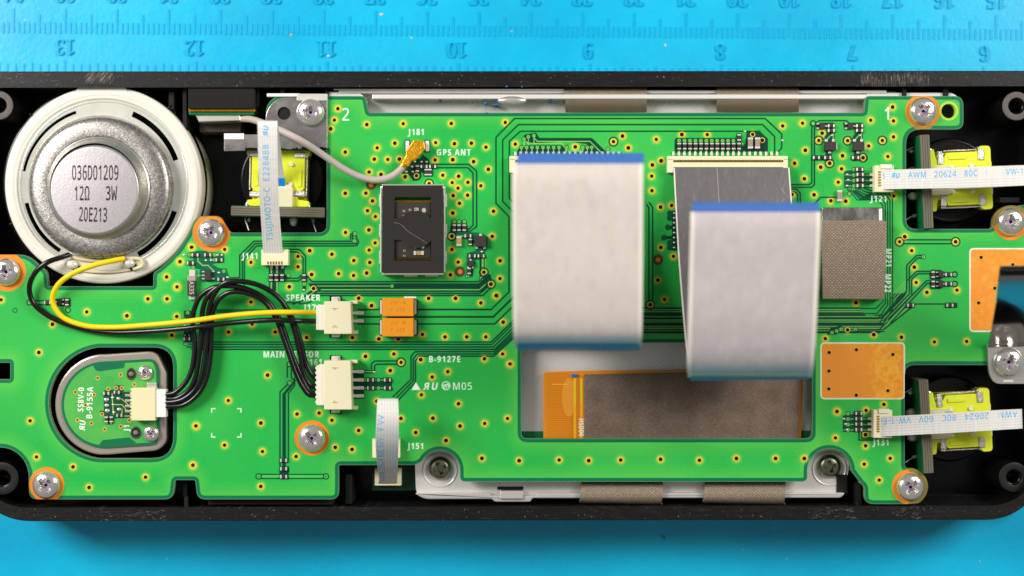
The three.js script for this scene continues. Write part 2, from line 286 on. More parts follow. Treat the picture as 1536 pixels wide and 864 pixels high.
// small parts that the drawing of the copper needs too: [x, y, turned, length, width, kind]
const chips2 = [
  ...[[293, 382.5], [312, 382.5], [329, 390], [286, 394.6], [332, 419], [72, 454], [556, 570], [581.5, 570], [556, 582], [581.5, 582], [636, 250], [649, 250], [702, 354], [708.5, 384], [721.7, 384], [1246.4, 189], [1246.4, 196], [1288.7, 189], [1288.7, 196], [1224, 236.7], [1241, 236.7], [1282.8, 236.7], [1289, 254.4], [1289.5, 262], [1289.5, 278.7], [1289.5, 270.4], [1422, 412], [1422, 426], [1365, 458], [1424, 458], [1287.5, 620], [1287.5, 628], [1287.5, 636], [1287.5, 644.4], [425.8, 690.4], [425.8, 703], [425.8, 714.8], [281, 508]].map(([x, y]) => [x, y, 0, 10, 4.8]),
  ...[[407, 416.5], [415, 416.5], [423.5, 416.5], [456.5, 416.5], [626, 253], [639.5, 258.5], [645, 258.5], [681.5, 341.7], [688.7, 341.7], [696.7, 341.7], [705.8, 363], [1108.3, 206.5], [101, 453.5], [1399, 412], [1399, 426], [704, 406.5]].map(([x, y]) => [x, y, 1, 10, 5]),
  ...Array.from({ length: 12 }, (_, i) => [1018.7 + i * 8.15, 219.6, 1, 9, 5.8]),
];
const boardTex = canvas(2048, 1184, (c, w, h) => {
  const s = w / 1600; c.scale(s, s); c.translate(40, 20);        // covers px -40..1560, -20..905
  const dark = '#003f2a', pour = '#29ac44';
  c.fillStyle = pour; c.fillRect(-40, -20, 1600, 925);
  for (let i = 0; i < 260; i++) { const x = rr(-40, 1560), y = rr(130, 770), r = rr(40, 130), g = c.createRadialGradient(x, y, 0, x, y, r), hue = rnd() < 0.55 ? '15,180,72' : '92,205,84'; g.addColorStop(0, `rgba(${hue},0.16)`); g.addColorStop(1, `rgba(${hue},0)`); c.fillStyle = g; c.fillRect(x - r, y - r, 2 * r, 2 * r); }
  c.globalAlpha = 0.05; for (let x = -40; x < 1560; x += 2.9) { c.fillStyle = '#fff'; c.fillRect(x, -20, 1, 925); } for (let y = -20; y < 905; y += 2.9) { c.fillStyle = '#084'; c.fillRect(-40, y, 1600, 1); } c.globalAlpha = 1;
  const path = (pts, close) => { c.beginPath(); pts.forEach(([x, y], i) => (i ? c.lineTo(x, y) : c.moveTo(x, y))); if (close) c.closePath(); };
  // soft pale strokes imitate lamp glare, then bare laminate, along every edge
  c.lineJoin = 'round'; c.lineCap = 'round';
  for (const o of [boardOutline, holeD, holeWindow, holeSlot]) { path(o, 1); for (const w2 of [14, 20, 28, 38, 50]) { c.strokeStyle = 'rgba(150,208,76,0.085)'; c.lineWidth = w2; c.stroke(); } }
  for (const o of [boardOutline, holeD, holeWindow, holeSlot]) { path(o, 1); c.strokeStyle = '#007048'; c.lineWidth = 11; c.stroke(); c.strokeStyle = '#8d9466'; c.lineWidth = 1.2; c.stroke(); }
  const fill = (pts, col = dark) => { path(pts, 1); c.fillStyle = col; c.fill(); };
  const ln = (pts, wd = 2.1, col = dark) => { path(pts); c.strokeStyle = col; c.lineWidth = wd; c.stroke(); };
  const dot = (x, y, r, col) => { c.beginPath(); c.arc(x, y, r, 0, 7); c.fillStyle = col; c.fill(); };
  const ring = (x, y, r, wd = 1.6, col = dark) => { c.beginPath(); c.arc(x, y, r, 0, 7); c.strokeStyle = col; c.lineWidth = wd; c.stroke(); };
  const tiny = (x, y) => { dot(x, y, 3.6, dark); dot(x, y, 2.6, '#86c956'); dot(x, y, 1, '#1d6f45'); };
  const offset = (pts, d) => pts.map((p, i) => { const a = pts[Math.max(0, i - 1)], b = pts[Math.min(pts.length - 1, i + 1)], l = Math.hypot(b[0] - a[0], b[1] - a[1]) || 1; return [p[0] - (b[1] - a[1]) / l * d, p[1] + (b[0] - a[0]) / l * d]; });
  const trace = (pts, gap = 4.4, col = '#58bd56') => { ln(pts, gap + 3.2, dark); ln(pts, gap - 0.2, col); };
  // via halos
  for (const [x, y] of [...vias, ...ringed]) { const g = c.createRadialGradient(x, y, 3.5, x, y, 11); g.addColorStop(0, 'rgba(250,205,60,1)'); g.addColorStop(0.3, 'rgba(215,205,60,0.6)'); g.addColorStop(0.55, 'rgba(140,205,65,0.28)'); g.addColorStop(1, 'rgba(120,205,75,0)'); c.fillStyle = g; c.fillRect(x - 14, y - 14, 28, 28); }
  // outlines round the ribbon connectors
  ln([[1166, 229], [1172.5, 222], [1172.5, 201], [1147.5, 177.7], [772, 177.7], [744, 206], [744, 305], [763.5, 325], [763.5, 438], [737, 464], [627, 464]]);
  ln([[1162, 229], [1162, 205], [1144, 187], [777.5, 187], [754, 210], [754, 302], [769, 317], [790, 317]]);
  ln([[1140, 197], [780.6, 197], [764, 212], [764, 297.5], [769, 303], [790, 303]]);
  fill([[1120, 197], [1140, 197], [1152, 208], [1152, 228], [1112, 228], [1112, 222], [1118, 216]]);
  fill([[1014, 207], [1104, 207], [1116, 215], [1116, 229], [1012, 229], [1012, 210]]);
  for (let i = 0; i < 12; i++) { const x = 1018.7 + i * 8.15; ln([[x, 211], [x, 233]], 1.6, '#8cc860'); if (i < 11) tiny(x, 211); }
  tiny(1113, 216);
  fill([[779, 222], [781, 218], [845, 218], [852, 228], [874, 228], [880, 219], [888, 219], [900, 230], [930, 230], [930, 242], [776, 242], [776, 226]]);
  fill([[783, 208], [787, 202], [804, 199], [809, 207], [888, 207], [918, 236], [900, 236], [880, 216], [850, 212], [790, 216]]);
  ln([[789, 213], [795, 215], [843, 215], [850, 228]], 1.6, '#8cc860'); ln([[800, 206], [806, 212], [885, 212], [905, 232]], 1.6, '#8cc860'); ln([[786, 209], [793, 217]], 1.6, '#8cc860');
  for (const [x, y] of [[786, 208.5], [792.5, 205], [801, 203.5], [782, 221], [790, 221], [798, 221], [806, 221], [814.5, 221], [822.5, 221], [830.5, 221], [838.5, 221], [849.5, 221], [874, 221], [881, 221], [887.5, 221], [912, 223.5]]) { tiny(x, y); ln([[x, y + 2], [x, y + 12]], 1.5, '#8cc860'); }
  // antenna line
  fill([[602, 246], [612, 240], [630, 238], [634, 232], [642, 238], [646, 246], [646, 254], [640, 262], [632, 258], [630, 268], [620, 272], [612, 260], [603, 261]]);
  ln([[649, 246.5], [703, 246.5], [715, 257], [715, 340], [705, 347]]); ln([[654, 251.7], [702, 251.7], [709.6, 259.6], [709.6, 338], [703, 344], [698, 344]]);
  fill([[677, 330], [700, 330], [701, 344], [706, 348], [724, 350], [732, 356], [731, 374], [727, 380], [728, 390], [714, 390], [712, 398], [709, 416], [700, 416], [700, 380], [713, 376], [713, 366], [696, 358], [676, 355], [675, 346]], '#0b6040');
  for (const x of [681.5, 688.7, 696.7]) tiny(x, 332.5);
  ln([[678, 354], [700, 354]], 1.6, '#8cc860'); ln([[724, 390], [724, 420]], 9, dark); ln([[724, 388], [724, 420], [718, 428]], 3, '#7cc456'); ln([[728, 388], [728, 410], [736, 420]], 1.6, '#7cc456'); tiny(701, 413.5); tiny(722, 417.6);
  // traces above J141
  const j1 = [[529, 353], [529, 362], [381, 362], [359.6, 383], [359.6, 416.5], [343, 417]];
  ln(j1); ln([[536, 365.5], [383, 365.5], [363.4, 386], [363.4, 424]]); ln([[530, 369], [535, 368.5], [538, 363], [535, 357], [534, 351], [530, 348.5], [526, 352], [526, 359]]); ln([[530, 369], [385, 369], [366.5, 388.5], [366.5, 428]]); tiny(532.5, 350.5); tiny(531.5, 361.5);
  ln([[433, 374], [448, 374], [458.4, 384], [458.4, 412]]); ln([[433, 378], [446, 378], [454.6, 387], [454.6, 412]]); ln([[456.5, 422], [456.5, 436]], 5, dark); tiny(456.5, 426);
  fill([[404, 398], [426, 398], [427, 406], [428, 412], [434, 412], [436, 418], [418, 422], [417, 436], [404, 436], [403, 410]]); ln([[407, 398], [407, 440]], 2.2, '#8cc860'); ln([[415.5, 398], [415.5, 440]], 2.2, '#8cc860'); tiny(433, 413);
  ln([[419, 421.5], [448, 421.5], [453, 416]]); ln([[418, 417.5], [447, 417.5], [452, 413]]);
  // wide bundle to the right
  fill([[462, 425], [718, 425], [726, 418], [731, 410], [736, 412], [738, 424], [722, 438], [486, 438], [470, 437]]);
  ln([[461, 414], [468, 422.5], [718, 422.5], [729, 412]]); ln([[476, 429], [588, 429]], 1.6, '#74bf58'); tiny(588, 429);
  ln([[452, 441], [464, 434.6], [719, 434.6], [736, 420]], 1.8, '#74bf58'); ln([[440, 456], [456, 450], [473, 440.3], [720, 440.3], [733, 429]]); ln([[450, 456], [463, 454], [481, 443.4], [724, 443.4], [736, 432]]); ln([[430, 454], [450, 454]]);
  fill([[453, 446], [473, 430], [482, 434], [462, 449]]); ln([[455, 449], [476, 434]], 1.5, '#74bf58');
  // band of long lines
  for (const [y, xe, xs] of [[513, 737, 290], [516.6, 738, 284], [520.6, 740, 281], [524, 742, 287]]) ln([[xs, y], [xe, y], [xe + 34, y - 33]]);
  for (const [o, x] of [[527.5, 616.6], [531, 620], [534.2, 623.2]]) ln([[x - 27, 595 + o - 527.5], [x, 569 + (o - 527.5) * 0.6], [x, o + 7], [x + 6, o], [741, o], [778, o - 34]]);
  ln([[325, 465], [416, 465]]); ln([[325, 468], [410, 468]]); tiny(278.5, 515.5); fill([[276, 466], [290, 466], [290, 476], [284, 480], [276, 476]]); tiny(281.5, 469); fill([[276, 497], [291, 497], [291, 514], [276, 514]]); tiny(365, 442);
  // speaker filter lines
  ln([[537, 464.4], [568, 464.4], [571.5, 460], [571.5, 450]]); ln([[537, 475.3], [571, 475.3]], 2.6); ln([[537, 486], [568, 486], [571.5, 490], [571.5, 502]]); ln([[622, 464.4], [737, 464.4]]); ln([[622, 475.3], [740, 475.3], [774, 442]], 2.8); ln([[622, 486], [742, 486], [776, 453]]);
  // bus under the ribbons, bending up on the right
  const bus = [[962, 461], [1322, 461], [1322, 500], [962, 500]]; fill([[940, 461], [1318, 461], [1330, 452], [1342, 440], [1360, 440], [1325, 493], [1320, 500], [940, 500]], dark);
  for (const [y, xe, th] of [[464.5, 1316, 1.7], [467.4, 1318, 1.6], [470.5, 1320, 1.7], [475, 1322, 1.6], [479.8, 1324, 2.4], [483, 1326, 1.6], [489.5, 1322, 1.6], [492.4, 1324, 1.6], [495.8, 1326, 1.7]]) ln([[940, y], [xe, y], [xe + 42, y - 42]], th, '#74bf58');
  ln([[940, 499], [1240, 499]], 1.6); fill([[1288, 461], [1300, 448], [1345, 448], [1330, 470], [1300, 475]], pour); 
  ln([[1322, 476], [1360, 437], [1360, 398], [1375, 383.3], [1385, 383]]); ln([[1326, 480], [1364, 441], [1364, 400], [1376, 387], [1385, 387.3]]); tiny(1385.5, 385.3);
  ln([[1333, 480], [1367.5, 443], [1367.5, 419], [1377, 410.5], [1397, 410.5]]); ln([[1362, 420], [1375, 407], [1397, 407]]); ln([[1336, 484], [1391, 424.8], [1398, 424.8]]); ln([[1333, 478], [1390, 421], [1398, 421]]); ln([[1326, 494], [1374, 456], [1432, 456]]);
  for (const x of [1324.3, 1327.8, 1331.4, 1335, 1338.7]) ln([[940, 462 + (x - 1324) * 2.2], [1314 + (x - 1324) * 0.4, 462 + (x - 1324) * 2.2], [x, 452 + (x - 1324) * 0.8], [x, 308 - (x - 1324) * 0.7], [x - 9, 299 - (x - 1324) * 0.9], [x - 33, 299 - (x - 1324) * 0.9], [x - 45 - (x - 1324), 287 - (x - 1324) * 0.7]], 1.7);
  for (const [x, y] of [[1274, 284], [1280, 284], [1274, 291]]) tiny(x, y);
  for (const y of [411.7, 426]) { fill([[1396, y - 7], [1410, y - 7], [1416, y - 4], [1432, y - 3], [1432, y + 4], [1416, y + 4], [1410, y + 8], [1396, y + 8]]); dot(1432, y, 5, dark); tiny(1432, y); }
  fill([[1360, 454], [1372, 454], [1372, 462], [1360, 462]]); fill([[1418, 454], [1436, 454], [1436, 462], [1418, 462]]);
  fill([[1246, 492], [1262, 488], [1264, 494], [1254, 502], [1240, 502]]); for (const [x, y] of [[1248, 499], [1255, 496.5], [1261.5, 494], [1283, 494]]) tiny(x, y); ln([[1283, 497], [1326, 497]]);
  ln([[1354, 359.8], [1428, 359.8]]); ln([[1354, 365.6], [1428, 365.6]]);
  // between the ribbons
  ln([[970, 307], [973.3, 312], [973.3, 452]]); ln([[974, 304], [979, 311], [979, 452]]); for (const [x, y] of [[1005, 320], [1005, 327], [1002, 341], [996, 356.5], [1005, 364], [1005, 371]]) { ln([[x, y], [1012, y]], 5, dark); dot(x, y, 4.4, dark); ring(x, y, 2.3, 1, '#1b7a4a'); } fill([[1008, 316], [1016, 316], [1016, 376], [1008, 376]]);
  // upper right circuit
  ln([[1217.7, 186], [1217.7, 274], [1214, 277], [1184, 277]]); ln([[1221.6, 190], [1221.6, 277], [1217, 281], [1184, 281]]); ring(1219.6, 185.3, 4.2, 1.8); dot(1219.6, 185.3, 2.2, '#86c956'); ln([[1224, 184], [1229, 181], [1270, 181], [1275, 187]]); ln([[1184, 284], [1195, 284], [1200.4, 290], [1200.4, 306]]); ln([[1184, 288], [1193, 288], [1196.5, 292], [1196.5, 306]]);
  for (const dx of [0, 42.3]) { fill([[1222 + dx, 184], [1250 + dx, 184], [1252 + dx, 186], [1252 + dx, 212], [1248 + dx, 228], [1236 + dx, 228], [1237 + dx, 205], [1242 + dx, 198], [1240 + dx, 194], [1224 + dx, 194]]); ln([[1249.8 + dx, 190], [1249.8 + dx, 210]], 1.6, '#8cc860'); ln([[1239 + dx, 211], [1246 + dx, 203]], 1.8, '#8cc860'); ln([[1229 + dx, 211], [1239 + dx, 211]], 5, dark); ln([[1229 + dx, 211], [1239 + dx, 211]], 2, '#e0c050'); fill([[1239 + dx, 226], [1248 + dx, 226], [1248 + dx, 242], [1236 + dx, 242]]); }
  fill([[1218, 233], [1248, 233], [1248, 241], [1218, 241]]); fill([[1278, 233], [1300, 233], [1300, 241], [1278, 241]]);
  for (const [x0, y0] of [[1266, 252], [1264, 618]]) {
    const d = y0 === 252; fill([[x0, y0 + 6], [x0 + 16, y0], [x0 + 30, y0 - 1], [x0 + 30, y0 + 8], [1312, y0 + 8], [1312, y0 + 30], [x0, y0 + 30]], '#064a33');
    for (let k = 0; k < 4; k++) { const y = y0 + 2.4 + k * 8.2; ln([[x0 + 2, y], [1312, y]], 1.7, '#74bf58'); tiny(d ? 1281 : 1272, y); }
  }
  ln([[1288.5, 648], [1288.5, 660], [1316, 660]]); ln([[1292.4, 648], [1292.4, 657], [1316, 657]]);
  for (const o of [0, 4, 8, 12]) ln([[1272 + o, 283 + o * 0.3], [1286 + o * 0.9, 300 - o * 0.4], [1312, 300 - o]], 1.5);
  ln([[1216, 312], [1231, 296], [1262, 296]]);
  // main sensor lines
  fill([[423.6, 591], [440, 572], [441, 564], [444, 572], [429, 591], [429, 712], [423.6, 712]]);
  ln([[420, 716], [420, 588], [435, 573]]); ln([[432.6, 690], [432.6, 590], [442, 578], [441.5, 571], [437, 567], [437, 550]]); ln([[431, 550], [431, 566]]); ring(434, 546.5, 3.6, 1.8); ring(434.5, 574.5, 3.2, 1.6); tiny(434, 546.5); tiny(434.5, 574.5);
  ln([[388, 714.6], [489, 714.6]], 7.6, dark); ln([[388, 714.6], [489, 714.6]], 4.2, '#4fc052'); for (const x of [388, 489]) { dot(x, 714.6, 4.8, dark); dot(x, 714.6, 3.2, '#4fc052'); dot(x, 714.6, 1, dark); } fill([[420, 700], [433, 700], [433, 719], [420, 719]]);
  ln([[432.6, 700], [432.6, 709]]); fill([[530, 554], [546, 554], [546, 598], [530, 598]]); fill([[546, 573], [588, 573], [588, 581], [546, 581]]); ln([[545, 557.5], [560, 557.5]], 5, dark); ln([[545, 557.5], [560, 557.5]], 1.8, '#8cc860'); ln([[556, 570], [585, 570]], 6, dark); ln([[556, 582], [585, 582]], 6, dark); ln([[545, 570], [585, 570]], 1.7, '#8cc860'); ln([[545, 582], [585, 582]], 1.7, '#8cc860'); tiny(568, 570); tiny(568, 582);
  ln([[557, 553], [557, 546], [562, 541.5], [596, 541.5]]); ln([[562, 556], [562, 549], [565, 546.3], [596, 546.3]]);
  // left clusters
  fill([[283, 379], [297, 376], [310, 376], [314, 380], [336, 380], [337, 388], [334, 394], [318, 396], [328, 402], [340, 403], [342, 410], [345, 418], [338, 423], [304, 423], [298, 416], [300, 404], [286, 402], [285, 396], [291, 388], [282, 386]], '#056043');
  for (const [x, y] of [[284, 382.5], [321.5, 382.5], [321.5, 390], [289.5, 401], [335.8, 406.8]]) tiny(x, y); ln([[297, 384], [297, 392], [304, 398], [312, 398], [320, 406]], 1.8, '#8cc860'); ln([[316, 384], [316, 391]], 1.4, '#8cc860'); ln([[282, 413], [300, 413]], 2, '#8cc860');
  ln([[44, 454], [72, 454]], 7.4, dark); ln([[44, 454], [66, 454]], 4, '#4fc052'); dot(44, 454, 4.4, dark); tiny(44, 454); fill([[82, 448], [106, 447], [106, 460], [82, 459]]); ring(22.5, 465.5, 3.2, 1.8, '#0a6a44'); dot(102, 465, 4.4, dark); tiny(102, 465);
  // darkness round solder joints of the little parts
  for (const [x, y, v, l, wd] of chips2) { c.fillStyle = 'rgba(6,74,50,0.9)'; v ? c.fillRect(x - wd / 2 - 1.4, y - l / 2 - 1.5, wd + 2.8, l + 3) : c.fillRect(x - l / 2 - 1.5, y - wd / 2 - 1.4, l + 3, wd + 2.8); }
  for (const [x, y] of ringed) { ring(x, y, 6.6, 2); }
  // bare copper
  c.fillStyle = '#ee8f2e'; for (const [x, y, r] of boardScrews) { dot(x, y, r - 0.6, '#ea8a2c'); if (x === 1516 || x === 1364) { c.strokeStyle = '#857a3c'; c.lineWidth = 7; c.beginPath(); c.arc(x, y, 25.5, x === 1516 ? Math.PI * 0.98 : -1.5, x === 1516 ? Math.PI * 1.75 : 1.5); c.stroke(); } if (x === 1384 || x === 317) { c.strokeStyle = '#8d8440'; c.lineWidth = 5; c.beginPath(); x === 317 ? c.arc(x, y, 27, -2.0, -1.1) : (c.arc(x, y, 26, -2.0, -1.1), c.stroke(), c.beginPath(), c.arc(x, y, 26, 1.1, 2.0)); c.stroke(); } }
  for (const [x, y] of [[556.7, 277], [690, 407.5], [987, 389.6], [1000, 1000]]) { dot(x, y, 8, '#57422f'); dot(x, y, 3.6, '#e08a2a'); }
  dot(1423, 166.5, 14.5, 'rgba(190,215,70,0.9)');
  for (const p of [rect(1231.5, 514.5, 1356.5, 598, 6), rect(1455, 373, 1600, 497, 6)]) { path(p, 1); c.fillStyle = '#ef9634'; c.fill(); c.strokeStyle = '#e9efe2'; c.lineWidth = 2.2; c.stroke(); c.save(); c.clip(); for (let i = 0; i < 900; i++) { const gx = rr(1325, 1356), gy = rr(515, 598); c.fillStyle = rnd() < 0.6 ? 'rgba(250,185,60,0.25)' : 'rgba(230,130,20,0.16)'; c.beginPath(); c.arc(gx - rnd() ** 2 * 24, gy, rr(1, 4), 0, 7); c.fill(); } for (let i = 0; i < 500; i++) { c.fillStyle = rnd() < 0.5 ? 'rgba(250,185,80,0.14)' : 'rgba(220,125,36,0.12)'; c.beginPath(); c.arc(rr(1455, 1560), rr(373, 497), rr(1, 5), 0, 7); c.fill(); } c.restore(); }
  c.strokeStyle = '#ea9436'; c.lineWidth = 1; for (let x = 1236; x < 1354; x += 4) { c.globalAlpha = 0.35; c.beginPath(); c.moveTo(x, 518); c.lineTo(x, 595); c.stroke(); } c.globalAlpha = 1;
  // white print
  const tx = (s2, x, y, size, { rot = 0, sp = 0.6, sx = 1, wt = 'bold', f = 'sans-serif', col = '#eef3e6' } = {}) => { c.save(); c.translate(x, y); c.rotate(rot); c.scale(sx, 1); c.font = `${wt} ${size}px ${f}`; c.letterSpacing = `${sp}px`; c.textAlign = 'center'; c.textBaseline = 'middle'; c.fillStyle = col; c.fillText(s2, 0, 0.5); c.restore(); };
  tx('2', 519, 171, 26, { sx: 0.92, wt: 'normal' }); c.strokeStyle = '#eef3e6'; c.lineWidth = 2.6; path([[1328.6, 166], [1332.4, 161.5], [1332.4, 178.5]]); c.stroke();
  tx('J181', 625.5, 198, 12.5, { sp: 1.2, sx: 0.86 }); tx('GPS ANT', 681, 228.5, 13, { sp: 1.3, sx: 0.85 }); tx('J141', 376, 383.5, 12.5, { sp: 1.2, sx: 0.86 });
  tx('SPEAKER', 455, 446, 13, { sp: 0.9, sx: 0.87 }); tx('J171', 469, 461, 13, { sp: 1.2, sx: 0.86 }); tx('MAIN SENSOR', 437, 531, 13, { sp: 1.1, sx: 0.85 }); tx('J161', 472, 543, 12.5, { sp: 1.2, sx: 0.86 });
  tx('B-9127E', 667.5, 538.5, 13, { sp: 1.3, sx: 0.86 }); tx('M05', 694, 579, 16, { sx: 0.9, sp: 1, wt: 'normal' }); tx('J151', 624.5, 669, 12.5, { sp: 1.2, sx: 0.86 }); tx('J121', 1319, 298, 13, { sp: 1.2, sx: 0.86 }); tx('J131', 1322.5, 663, 12.5, { sp: 1.2, sx: 0.86 });
  tx('MP21', 1333, 387, 12.5, { rot: Math.PI / 2, sp: 0.8, sx: 0.8 }); tx('MP22', 1332, 425, 12.5, { rot: Math.PI / 2, sp: 0.8, sx: 0.8 });
  fill([[617, 585], [631, 585], [624, 573]], '#eef3e6');
  c.save(); c.translate(641, 579); c.scale(-1, 1); c.transform(1, 0, 0.18, 1, 0, 0); c.font = 'bold 15px sans-serif'; c.textAlign = 'center'; c.textBaseline = 'middle'; c.fillStyle = '#eef3e6'; c.fillText('R', 1, 0); c.restore(); c.save(); c.translate(652, 579.5); c.transform(1, 0, -0.18, 1, 0, 0); c.font = 'bold 15px sans-serif'; c.textAlign = 'center'; c.textBaseline = 'middle'; c.fillText('U', 0, 0); c.restore();
  ring(669, 578.5, 6, 1.4, '#eef3e6'); tx('m', 669, 578, 11, { rot: -0.35 });
  c.strokeStyle = '#eef3e6'; c.lineWidth = 1.7; c.lineCap = 'butt'; for (const [x, y, ex, ey] of [[317.5, 613, 1, 1], [361.5, 613, -1, 1], [317.5, 655.5, 1, -1], [361.5, 655.5, -1, -1]]) { path([[x + 6 * ex, y], [x, y], [x, y + 6 * ey]]); c.stroke(); }
  c.fillStyle = '#eef3e6'; c.fillRect(606, 444.6, 18, 3);
});
const boardM = new THREE.MeshPhysicalMaterial({ map: tex(boardTex), roughness: 0.45, specularIntensity: 0.4, bumpMap: tex(boardTex, false), bumpScale: 0.000012 });
const boardEdge = std(0x9a9468, 0.75);
const B = thing('main_circuit_board', 'large green circuit board with a window and a rounded cut-out, inside the black case', 'circuit board', [768, 432, -10]);
{
  const g = poly(boardOutline, 0, 10, { holes: [holeD, holeWindow, holeSlot, holeDowel] });
  planar(g, -808, -452, 792, 473);
  part(B, 'laminate', g, boardM);
  const ringG = baked(new THREE.LatheGeometry([[2.85, -0.1], [2.85, 0.35], [3.7, 0.35], [4.3, -0.1]].map(([r, y]) => new THREE.Vector2(r, y)), 18));
  const plugG = baked(new THREE.CircleGeometry(2.95, 14).rotateX(-Math.PI / 2));
  const ringP = baked(new THREE.LatheGeometry([[2.6, -0.1], [2.6, 0.3], [3.0, 0.3], [3.2, -0.1]].map(([r, y]) => new THREE.Vector2(r, y)), 14));
  for (const [x, y] of [...vias, ...ringed]) { const v = piece(B, 'via', ringG, M.viaGold, X(x), 0, Z(y)), k = rr(0.9, 1.08); v.scale.set(k, 1, k); const p = shaded(new THREE.Mesh(plugG, M.holeBlack)); p.name = 'filled_hole'; p.position.y = 0.15 * U; v.add(p); }
  for (const [x, y] of padHoles) { const v = piece(B, 'via', ringP, M.viaGold, X(x), 0, Z(y)); const p = shaded(new THREE.Mesh(plugG, M.holeBlack)); p.name = 'filled_hole'; p.position.y = 0.15 * U; v.add(p); }
}
// ---------- small parts soldered to the main board ----------
{
  const bodyH = baked(rbox(5.4, 3.6, 4.9, 0.5, 0, 1.9, 0)), endH = baked(rbox(2.6, 3.9, 5.2, 0.9, 0, 1.95, 0)), bodyV = baked(rbox(4.9, 3.6, 5, 0.5, 0, 1.9, 0)), endV = baked(rbox(5.3, 3.9, 2.5, 0.9, 0, 1.95, 0));
  chips2.forEach(([x, y, v, l, w]) => {
    const m = piece(B, 'resistor', v ? bodyV : bodyH, M.resistor, X(x), 0, Z(y));
    for (const s of [-1, 1]) { const e = shaded(new THREE.Mesh(v ? endV : endH, M.tin)); e.name = 'terminal'; (v ? (e.position.z = s * 3.7 * U) : (e.position.x = s * 3.9 * U)); m.add(e); }
  });
  const joint = baked(new THREE.SphereGeometry(1, 10, 6).scale(2.2, 1.6, 1.5));
  for (const [x, y] of [[276, 382.5], [326.5, 382.5], [333, 382.5], [309, 390.5], [317, 390.5], [328.5, 409], [341.5, 416], [561.5, 558], [456, 435], [1117.5, 197], [1248, 203], [1290, 203], [1173.5, 210.6], [1270.5, 261.8], [1272, 270], [1270.5, 278.7], [1265, 628], [1268, 636], [1270, 644.4], [622, 242.5], [632, 242.7], [639.7, 242.7], [609.5, 257.5], [619, 257.5], [618, 250], [723, 377.5], [704, 398], [1416, 412], [1416, 426], [278, 488.5]]) piece(B, 'solder_joint', joint, M.tin, X(x), 0.4, Z(y));
  // larger chips: black bodies with tinned legs
  const ic = (x, y, w, d, h, legs, label) => { const m = part(B, 'chip', rbox(w, h, d, 0.7, X(x), h / 2 + 0.6, Z(y)), M.chip, label); for (const [lx, ly, lw, ld] of legs) part(m, 'leg', rbox(lw, 1.8, ld, 0.6, X(x + lx), 1.1, Z(y + ly)), M.tin); };
  ic(312.7, 412.7, 9.5, 15.5, 6, [[-7, -5, 5, 2.2], [-7, 0.5, 5, 2.2], [-7, 5.5, 5, 2.2], [7, -5.4, 5, 2.2], [7, 5.5, 5, 2.2]]);
  for (const dx of [0, 42.3]) {
    ic(1232.8 + dx, 189.2, 7.5, 9.5, 4, [[-6, -3.5, 4, 2.6], [-6, 3.4, 4, 2.6], [6, 0, 4, 2.4]]);
    ic(1244.4 + dx, 219.8, 16, 13, 7, [[-5.2, -9, 4, 4], [5.3, -9, 4, 4], [0, 8.6, 4.4, 4]]);
    part(B, 'side_tab', rbox(1.8, 5, 10, 0.5, X(1253.7 + dx), 3, Z(219.8)), M.bright);
  }
  ic(721, 362, 17, 16, 8, [[0, -9.5, 4.4, 4], [-5.5, 9.3, 4, 4], [5.8, 9.3, 4, 4]]); ic(706, 395.5, 9.5, 8.5, 4.5, [[-3.6, 5.5, 2.6, 3], [3.4, 5.5, 2.6, 3], [0, -5.6, 2.6, 3]]);
  for (const y of [411.7, 426]) ic(1410.5, y, 7, 9, 4, [[-5, -3, 3.4, 2], [-5, 3, 3.4, 2], [5, 0, 3.4, 2]]);
  ic(89.6, 453, 7, 9.5, 4, [[-5, 0, 3, 2.4], [5.2, -3, 3, 2.2], [5.2, 3, 3, 2.2]]); ic(281, 498, 9, 6, 4, [[-3, 5, 2, 3], [3, 5, 2, 3]]);
  // diode with white print
  const dT = canvas(64, 160, (c) => { c.fillStyle = '#423936'; c.fillRect(0, 0, 64, 160); c.fillStyle = '#a29a94'; c.fillRect(0, 0, 64, 36); c.fillStyle = '#d8d2c8'; c.font = '40px monospace'; c.translate(34, 96); c.rotate(Math.PI / 2); c.scale(1.15, 1.15); c.textAlign = 'center'; c.textBaseline = 'middle'; c.fillText('A335', 0, 0); });
  const dg = rbox(12.5, 9, 29, 1, X(289), 5.5, Z(429)); const dm = part(B, 'diode', planar(dg, X(289) - 6.2, Z(429) - 14.5, X(289) + 6.2, Z(429) + 14.5), std(0xffffff, 0.6, 0, { map: tex(dT) }), 'black diode with a pale band and white print');
  for (const [y, d] of [[409.5, 10], [446, 7]]) part(dm, 'terminal', rbox(9, 4, d, 1, X(289), 2.2, Z(y)), M.tin);
  // ceramic capacitors
  for (const [x, y, w, d, m] of [[1125, 215, 7, 17, M.tan], [1135.6, 215, 7, 17, M.tan], [688.7, 362, 7.5, 15, M.tan], [1258.7, 294, 7, 17, M.tan]]) { const b = part(B, 'capacitor', rbox(w, 6, d * 0.6, 0.6, X(x), 3.4, Z(y)), x === 688.7 ? M.tan : std(0x9b8d80, 0.5)); for (const s of [-1, 1]) part(b, 'terminal', rbox(w + 0.4, 6.4, d * 0.22, 1, X(x), 3.4, Z(y) + s * d * 0.39), M.tin); }
  // pair of orange capacitors
  const oT = canvas(256, 160, (c) => { c.fillStyle = '#f39a1e'; c.fillRect(0, 0, 256, 160); for (let i = 0; i < 2500; i++) { c.fillStyle = rnd() < 0.5 ? 'rgba(255,175,50,0.25)' : 'rgba(225,130,15,0.22)'; c.fillRect(rnd() * 256, rnd() * 160, 3, 3); } c.fillStyle = 'rgba(190,90,10,0.75)'; c.translate(128, 80); c.rotate(Math.PI); c.font = '40px monospace'; c.textAlign = 'center'; c.fillText('227 J', 0, -8); c.fillText('N J17', 0, 56); });
